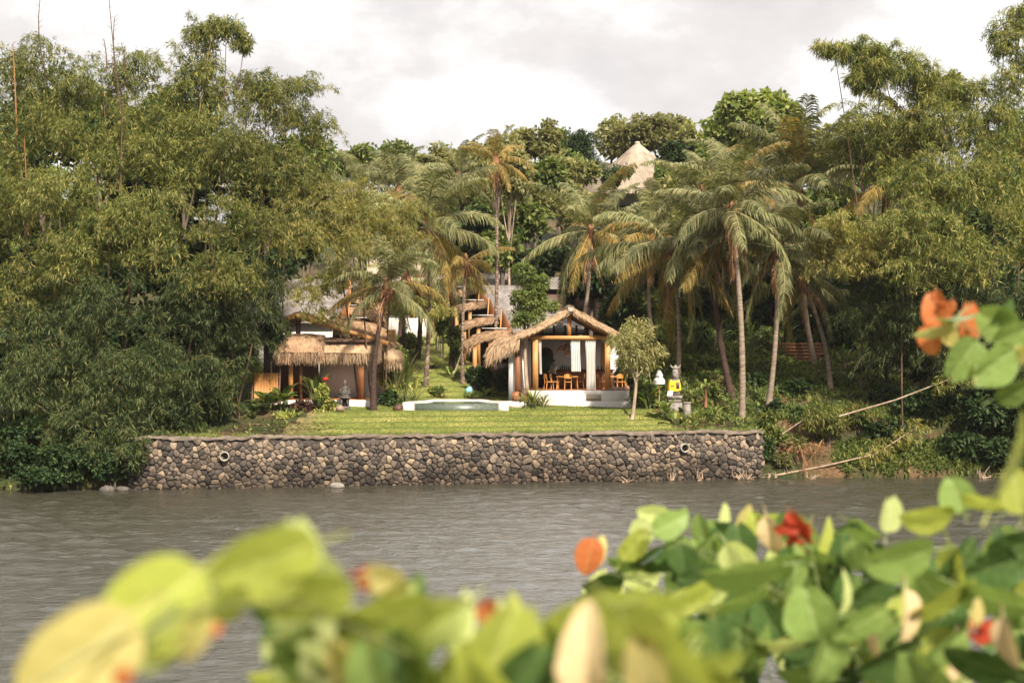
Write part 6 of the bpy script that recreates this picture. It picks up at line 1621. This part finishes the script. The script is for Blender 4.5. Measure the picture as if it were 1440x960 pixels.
LEAVES_A = [  # px, py, Y, length, angle, mat, tilt, roll, shape
    (108, 925, .95, 195, 215, 'yellow', 25, 10, 0), (212, 858, 1.0, 185, 218, 'lime', 15, 10, 0), (290, 868, 1.02, 140, 210, 'lime', 35, -25, 2), (235, 900, 1.0, 120, 235, 'pale', 40, 20, 2), (275, 895, 1.0, 80, 255, 'yellow', 30, 0, 4),
    (370, 792, 1.08, 165, 195, 'lime', 30, 10, 0), (412, 772, 1.12, 90, 85, 'pale', 35, 0, 3), (430, 845, 1.1, 140, 190, 'lime', 40, 15, 2), (455, 800, 1.15, 90, 120, 'pale', 30, 0, 1), (385, 822, 1.15, 70, 250, 'pale', 50, 0, 2),
    (378, 862, 1.3, 60, 160, 'dark', 30, 0, 0), (383, 900, 1.3, 55, 250, 'dark', 25, 0, 0), (425, 875, 1.2, 100, 190, 'pale', 30, 20, 1), (415, 915, 1.2, 90, 215, 'green', 40, 0, 2), (455, 935, 1.2, 85, 250, 'pale', 20, 0, 3), (500, 915, 1.25, 130, 200, 'dark', 25, 10, 3),
    (468, 870, 1.22, 90, 170, 'green', 35, 0, 0), (540, 870, 1.22, 150, 185, 'lime', 40, 10, 0), (610, 865, 1.25, 110, 10, 'lime', 40, 0, 2), (540, 815, 1.3, 70, 150, 'yellow', 20, 0, 1), (578, 832, 1.45, 60, 60, 'dark', 20, 20, 0), (560, 835, 1.3, 60, 200, 'pale', 40, 0, 2),
    (620, 895, 1.2, 120, 215, 'pale', 50, 0, 2), (650, 880, 1.25, 90, 70, 'pale', 35, 20, 4), (690, 862, 1.35, 48, 150, 'orange', 10, 0, 3), (705, 875, 1.3, 60, 80, 'pale', 30, 30, 4), (727, 870, 1.3, 70, 85, 'lime', 20, 40, 4), (700, 920, 1.15, 170, 70, 'lime', 30, -10, 1),
    (790, 885, 1.2, 170, 190, 'lime', 45, 10, 0), (870, 880, 1.25, 190, 185, 'lime', 35, 15, 2), (930, 925, 1.15, 190, 320, 'lime', 35, 0, 0), (820, 930, 1.1, 150, 92, 'beige', 45, 25, 4), (905, 940, 1.15, 110, 100, 'yellow', 30, 0, 2), (640, 940, 1.2, 130, 60, 'lime', 40, 0, 1), (580, 930, 1.2, 120, 120, 'green', 40, 0, 3),
    (560, 900, 1.35, 110, 230, 'dark', 20, 0, 3), (770, 930, 1.2, 130, 100, 'green', 40, 20, 1), (735, 945, 1.15, 110, 50, 'dark', 30, 0, 3), (860, 935, 1.2, 110, 60, 'pale', 40, 0, 2), (520, 950, 1.15, 110, 100, 'green', 30, 0, 0), (680, 950, 1.1, 120, 120, 'lime', 40, 0, 0), (990, 950, 1.25, 120, 20, 'lime', 40, 0, 2),
    (960, 885, 1.4, 90, 330, 'green', 40, 0, 0), (1010, 900, 1.5, 60, 280, 'dark', 20, 0, 0)]
for px, py, Y, l_, an, mt, ti, ro, sh in LEAVES_A: fg_leaf(A_, px, py, Y * 1.1, l_, an, mt, ti, ro, sh)
for px, py, Y, l_, an in ((305, 885, 1.1, 20, 260), (172, 952, 1.0, 34, 240)): fg_leaf(A_, px, py, Y, l_, an, 'orange', 10, 0, 0, 'young_leaf', 'small orange young leaf')


def flower(parent, px, py, Y, size, n, mat='red'):
    for i in range(n):
        an = -90 + (i - n / 2) * 34 + rng.normal(0, 14)
        fg_leaf(parent, px + rng.normal(0, size * .22), py + rng.normal(0, size * .22), Y + rng.normal(0, .01), size * rng.uniform(.6, 1), an, mat, rng.uniform(10, 50), rng.uniform(-40, 40), 4, 'petal')
flower(A_, 507, 810, 1.43, 30, 6); flower(A_, 710, 880, 1.43, 22, 4)

fg_branch(B_, [(1200, 2100, 2.0), (1190, 1300, 2.0), (1180, 980, 2.0), (1120, 850, 2.05), (1010, 780, 2.1), (900, 745, 2.15)])
fg_branch(B_, [(1200, 1500, 1.9), (1250, 980, 1.9), (1330, 830, 1.85), (1390, 740, 1.8), (1440, 700, 1.8)])
fg_branch(B_, [(1180, 980, 2.0), (1060, 880, 2.0), (940, 830, 2.1), (840, 800, 2.15)])
fg_branch(B_, [(1250, 980, 1.9), (1160, 870, 1.9), (1140, 770, 2.0), (1100, 730, 2.05)])
LEAVES_B = [(828, 782, 2.1, 62, 255, 'orange', 10, 25, 0), (842, 778, 2.12, 55, 65, 'yellow', 25, 20, 2),
    (918, 722, 2.3, 52, 170, 'pale', 25, 0, 0), (902, 748, 2.3, 48, 250, 'pale', 10, 0, 3), (955, 732, 2.3, 46, 60, 'green', 20, 0, 0), (985, 742, 2.3, 46, 100, 'green', 30, 0, 0), (1020, 728, 2.3, 44, 80, 'pale', 30, 20, 2), (1048, 730, 2.3, 46, 60, 'yellow', 30, 0, 2), (1062, 735, 2.25, 42, 100, 'lime', 20, 0, 1), (1090, 728, 2.25, 60, 20, 'lime', 45, 0, 0),
    (950, 765, 2.25, 50, 40, 'green', 30, 0, 1), (920, 780, 2.2, 48, 200, 'dark', 30, 0, 0), (880, 790, 2.2, 60, 170, 'green', 40, 0, 0), (905, 795, 2.2, 55, 330, 'dark', 30, 20, 2), (850, 820, 2.15, 70, 190, 'dark', 30, 0, 0), (835, 838, 2.15, 55, 200, 'green', 40, 0, 2), (990, 770, 2.2, 58, 50, 'green', 35, 0, 0), (1022, 752, 2.25, 55, 150, 'dark', 20, 0, 3), (1000, 800, 2.15, 62, 230, 'green', 35, 0, 1), (965, 800, 2.15, 60, 220, 'dark', 25, 0, 0),
    (1045, 805, 1.7, 150, 178, 'green', 45, 0, 0), (1100, 800, 1.9, 110, 10, 'green', 40, 0, 2), (960, 840, 1.8, 140, 190, 'lime', 45, 0, 0), (1040, 850, 1.8, 110, 20, 'green', 50, 0, 2), (1140, 862, 1.7, 95, 105, 'green', 20, 0, 3), (1120, 800, 1.9, 80, 90, 'green', 30, 30, 0), (1040, 760, 2.2, 60, 100, 'dark', 20, 20, 3), (1085, 755, 2.1, 70, 285, 'beige', 10, 40, 4),
    (1160, 760, 2.1, 70, 60, 'lime', 20, 30, 4), (1190, 750, 2.2, 66, 30, 'dark', 30, 0, 0), (1215, 745, 2.2, 60, 340, 'green', 45, 0, 0), (1180, 780, 2.0, 70, 250, 'dark', 20, 0, 0), (1250, 722, 1.9, 62, 85, 'pale', 15, 25, 1), (1305, 728, 1.8, 90, 175, 'lime', 40, 10, 0), (1345, 695, 1.8, 62, 110, 'green', 15, 0, 3), (1265, 785, 1.6, 135, 185, 'green', 35, 10, 0), (1215, 880, 1.6, 110, 215, 'green', 30, 0, 2), (1190, 835, 1.7, 70, 80, 'pale', 35, 30, 4),
    (1280, 868, 1.6, 100, 265, 'beige', 50, 30, 4), (1330, 850, 1.6, 130, 30, 'lime', 45, 0, 2), (1370, 862, 1.5, 54, 80, 'yellow', 40, 0, 3), (1400, 850, 1.6, 140, 345, 'green', 45, 0, 2), (1385, 890, 1.5, 44, 240, 'red', 10, 0, 0), (1415, 905, 1.45, 85, 285, 'beige', 40, 20, 4), (1430, 770, 1.8, 110, 20, 'dark', 20, 0, 0), (1424, 645, 1.3, 165, 84, 'lime', 55, 10, 0), (1385, 710, 1.7, 80, 350, 'lime', 55, 0, 2), (1350, 790, 1.9, 90, 60, 'dark', 25, 0, 0), (1395, 800, 1.8, 90, 200, 'dark', 20, 0, 3),
    (1330, 920, 1.6, 120, 220, 'green', 35, 0, 2), (1250, 930, 1.6, 120, 200, 'dark', 30, 0, 0), (1160, 930, 1.7, 110, 250, 'green', 35, 0, 3), (1100, 910, 1.8, 90, 180, 'pale', 50, 0, 2), (1060, 910, 1.8, 85, 60, 'green', 40, 0, 0), (1080, 870, 1.9, 80, 120, 'dark', 20, 0, 0), (1025, 870, 1.9, 75, 250, 'dark', 30, 0, 3), (995, 850, 2.0, 70, 280, 'pale', 40, 40, 4), (1300, 820, 1.75, 90, 130, 'green', 30, 0, 1), (1230, 830, 1.8, 90, 40, 'dark', 25, 0, 0), (1380, 940, 1.5, 130, 160, 'dark', 35, 0, 2), (1300, 950, 1.5, 120, 120, 'green', 35, 0, 1), (1430, 690, 1.6, 80, 100, 'lime', 20, 20, 2)]
for px, py, Y, l_, an, mt, ti, ro, sh in LEAVES_B: fg_leaf(B_, px, py, Y * 1.5, l_ * (.88 if l_ < 100 else .8), an, mt, ti, ro, sh)
for i in range(28):
    px = rng.uniform(860, 1170); py = rng.uniform(max(800, 1000 - (px - 800) * .55), 985)
    fg_leaf(B_, px, py, 1.45 * rng.uniform(1.9, 2.5), rng.uniform(55, 100), rng.uniform(0, 360), ['dark', 'dark', 'green', 'green', 'pale'][i % 5], rng.uniform(0, 50), rng.uniform(-30, 30), i % 6)
D_ = thing('near_shrub', 'dark green leafy shrub with dry beige leaves filling the corner beside the tall lime leaf', 'shrub', (1.0, 2.9, NB), FGG)
KB[D_.name] = 1.45
fg_branch(D_, [(1500, 1900, 2.1), (1440, 1300, 2.1), (1400, 980, 2.1), (1330, 850, 2.1), (1260, 790, 2.15)])
fg_branch(D_, [(1440, 1300, 2.1), (1300, 1000, 2.0), (1200, 900, 2.1)])
for i in range(90):
    px = rng.uniform(1130, 1460); py = rng.uniform(max(775, 900 - (px - 1130) * .5), 990)
    fg_leaf(D_, px, py, 1.45 * rng.uniform(1.9, 2.5), rng.uniform(50, 88), rng.uniform(0, 360), ['dark', 'dark', 'green', 'green', 'dark', 'pale', 'lime'][i % 7], rng.uniform(0, 55), rng.uniform(-30, 30), i % 6)
for px, py, l_, an in ((1230, 905, 70, 275), (1345, 930, 80, 260), (1180, 915, 60, 285)): fg_leaf(D_, px, py, 2.6, l_ * .8, an, 'beige', 45, 40, 4)
E_ = thing('near_shrub', 'low shrub of small rounded green leaves crowding around the red flower over the water', 'shrub', (.7, 3.1, NB), FGG)
KB[E_.name] = 1.5
fg_branch(E_, [(1120, 2000, 2.1), (1110, 1300, 2.1), (1090, 980, 2.1), (1060, 860, 2.15), (980, 770, 2.2)])
fg_branch(E_, [(1090, 980, 2.1), (960, 860, 2.2), (880, 790, 2.25)])
fg_branch(E_, [(1060, 860, 2.15), (1160, 790, 2.15), (1200, 760, 2.2)])
for i in range(96):
    px = rng.uniform(835, 1260); top_ = np.interp(px, [835, 880, 920, 1000, 1130, 1200, 1260], [810, 770, 735, 735, 735, 760, 800])
    py = top_ + 190 * rng.random() ** 1.2
    fg_leaf(E_, px, py, rng.uniform(2.95, 3.7), rng.uniform(44, 74), rng.uniform(20, 340), ['green', 'dark', 'green', 'pale', 'dark', 'green', 'lime'][i % 7], rng.uniform(5, 55), rng.uniform(-35, 35), (1, 3, 5, 0)[i % 4])
for i in range(38):
    px = rng.uniform(400, 1010); py = rng.uniform(898 + 18 * math.sin(px * .02), 990)
    fg_leaf(A_, px, py, rng.uniform(1.3, 1.7), rng.uniform(70, 118), rng.uniform(0, 360), ['lime', 'green', 'pale', 'lime', 'dark', 'lime', 'green', 'yellow'][i % 8], rng.uniform(10, 60), rng.uniform(-30, 30), i % 6)
flower(B_, 1118, 748, 2.95, 44, 10); flower(B_, 1378, 885, 2.15, 26, 4)

fg_branch(C_, [(1560, 1900, 1.6), (1500, 900, 1.6), (1470, 560, 1.5), (1420, 490, 1.5), (1350, 455, 1.5), (1322, 425, 1.5)])
for px, py, Y, l_, an, mt, ti, ro, sh in [(1316, 438, 1.5, 62, 110, 'orange', 10, 0, 0), (1362, 450, 1.52, 60, 80, 'orange', 20, 15, 3), (1308, 478, 1.5, 50, 285, 'orange', 20, 10, 0), (1332, 470, 1.5, 50, 300, 'yellow', 25, 20, 2), (1325, 462, 1.48, 80, 200, 'pale', 62, 20, 4), (1345, 448, 1.47, 60, 20, 'green', 60, 30, 0), (1400, 452, 1.5, 66, 150, 'green', 25, 0, 3), (1425, 472, 1.45, 66, 20, 'green', 25, 0, 3), (1356, 506, 1.45, 76, 235, 'green', 15, 0, 3), (1398, 514, 1.42, 84, 215, 'green', 20, 0, 1), (1432, 548, 1.4, 76, 30, 'green', 35, 0, 0), (1375, 525, 1.45, 44, 260, 'pale', 45, 0, 2), (1412, 440, 1.5, 50, 60, 'dark', 30, 0, 0), (1440, 500, 1.45, 60, 350, 'yellow', 40, 0, 2)]:
    fg_leaf(C_, px, py, Y * 2.2, l_ * .9, an, mt, ti, ro, sh)
flower(C_, 1335, 432, 3.3, 30, 5, 'orange')

# ------------------------------------------------------------------ thin haze added to lift the shadows
HAZE = 0.0001
if HAZE:
    hm = bpy.data.materials.new('shadow_lift_haze'); hm.use_nodes = True; hnt = hm.node_tree; hnt.nodes.clear()
    pv = N(hnt, 'ShaderNodeVolumePrincipled', Density=HAZE, Anisotropy=.2); pv.inputs['Color'].default_value = (.93, .93, .9, 1)
    ho = hnt.nodes.new('ShaderNodeOutputMaterial'); hnt.links.new(pv.outputs[0], ho.inputs['Volume'])
    mb = MB(); mb.box((-420, -70, -4), (420, 360, 62)); tag(mb.build('haze', hm), kind='stuff')

# ------------------------------------------------------------------ camera, light, sky
cam = bpy.data.cameras.new('camera'); co = bpy.data.objects.new('camera', cam); COL.objects.link(co)
co.location = (0, 0, CAM_H); co.rotation_euler = (math.radians(90), 0, 0)
cam.lens = 50; cam.sensor_width = 36; cam.sensor_fit = 'HORIZONTAL'; cam.clip_start = .1; cam.clip_end = 2000
cam.dof.use_dof = True; cam.dof.focus_distance = 80; cam.dof.aperture_fstop = 3.6
SC.camera = co

SUN_EL, SUN_AZ = 43.0, 22.0      # sun behind the photographer's shoulder; azimuth from straight behind towards +x
az = math.radians(SUN_AZ); el = math.radians(SUN_EL)
sdir = Vector((math.sin(az) * math.cos(el), -math.cos(az) * math.cos(el), math.sin(el)))
sun = bpy.data.lights.new('sun', 'SUN'); sun.energy = 5.0; sun.angle = math.radians(4.0); sun.color = (1.0, .9, .76)
so = bpy.data.objects.new('sun', sun); COL.objects.link(so); so.rotation_euler = sdir.to_track_quat('Z', 'Y').to_euler(); so.location = (20, -40, 60)

w = bpy.data.worlds.new('World'); SC.world = w; w.use_nodes = True
nt = w.node_tree; nt.nodes.clear(); L = nt.links.new
sky = N(nt, 'ShaderNodeTexSky', sky_type='NISHITA'); sky.sun_disc = False; sky.sun_elevation = el; sky.sun_rotation = math.atan2(sdir.x, sdir.y); sky.air_density = 1.0; sky.dust_density = 2.0
sc_ = mixc(nt, sky.outputs[0], (.1, .1, .1), 1.0, 'MULTIPLY')
tc = nt.nodes.new('ShaderNodeTexCoord'); mp = nt.nodes.new('ShaderNodeMapping'); mp.inputs['Scale'].default_value = (1, 1, 1.7); mp.inputs['Location'].default_value = (.35, 0.1, .2); L(tc.outputs['Generated'], mp.inputs['Vector'])
n1 = noise(nt, 3.2, 7, mp.outputs[0], .55); n2 = noise(nt, 5.0, 8, mp.outputs[0], .6)
cov = ramp(nt, [(.3, (.62,) * 3), (.5, (1, 1, 1))], n1)
ccol = ramp(nt, [(.32, (.76, .72, .715)), (.46, (.9, .86, .85)), (.56, (1.16, 1.13, 1.11))], n2)
# unseen bright sky patch added above the frame for river glints and fill
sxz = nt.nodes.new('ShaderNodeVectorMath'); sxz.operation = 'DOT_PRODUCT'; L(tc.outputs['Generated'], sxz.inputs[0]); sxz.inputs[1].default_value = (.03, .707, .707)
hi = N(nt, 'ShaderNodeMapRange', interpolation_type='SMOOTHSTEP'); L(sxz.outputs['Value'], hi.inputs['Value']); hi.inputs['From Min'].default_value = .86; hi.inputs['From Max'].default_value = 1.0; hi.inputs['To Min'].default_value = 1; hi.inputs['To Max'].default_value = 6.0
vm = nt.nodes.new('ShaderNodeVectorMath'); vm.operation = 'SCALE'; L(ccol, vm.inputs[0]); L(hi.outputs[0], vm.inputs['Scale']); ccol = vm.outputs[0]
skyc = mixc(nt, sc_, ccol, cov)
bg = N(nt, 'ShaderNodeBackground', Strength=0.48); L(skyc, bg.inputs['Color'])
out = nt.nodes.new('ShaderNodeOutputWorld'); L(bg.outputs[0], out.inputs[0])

vs = SC.view_settings; vs.view_transform = 'Standard'; vs.look = 'None'; vs.exposure = 1.08; vs.gamma = 1; vs.use_curve_mapping = False
cy = SC.cycles
cy.use_denoising = True
cy.max_bounces = 6; cy.diffuse_bounces = 3; cy.glossy_bounces = 3; cy.transmission_bounces = 3; cy.transparent_max_bounces = 4
cy.sample_clamp_indirect = 6; cy.caustics_reflective = False; cy.caustics_refractive = False
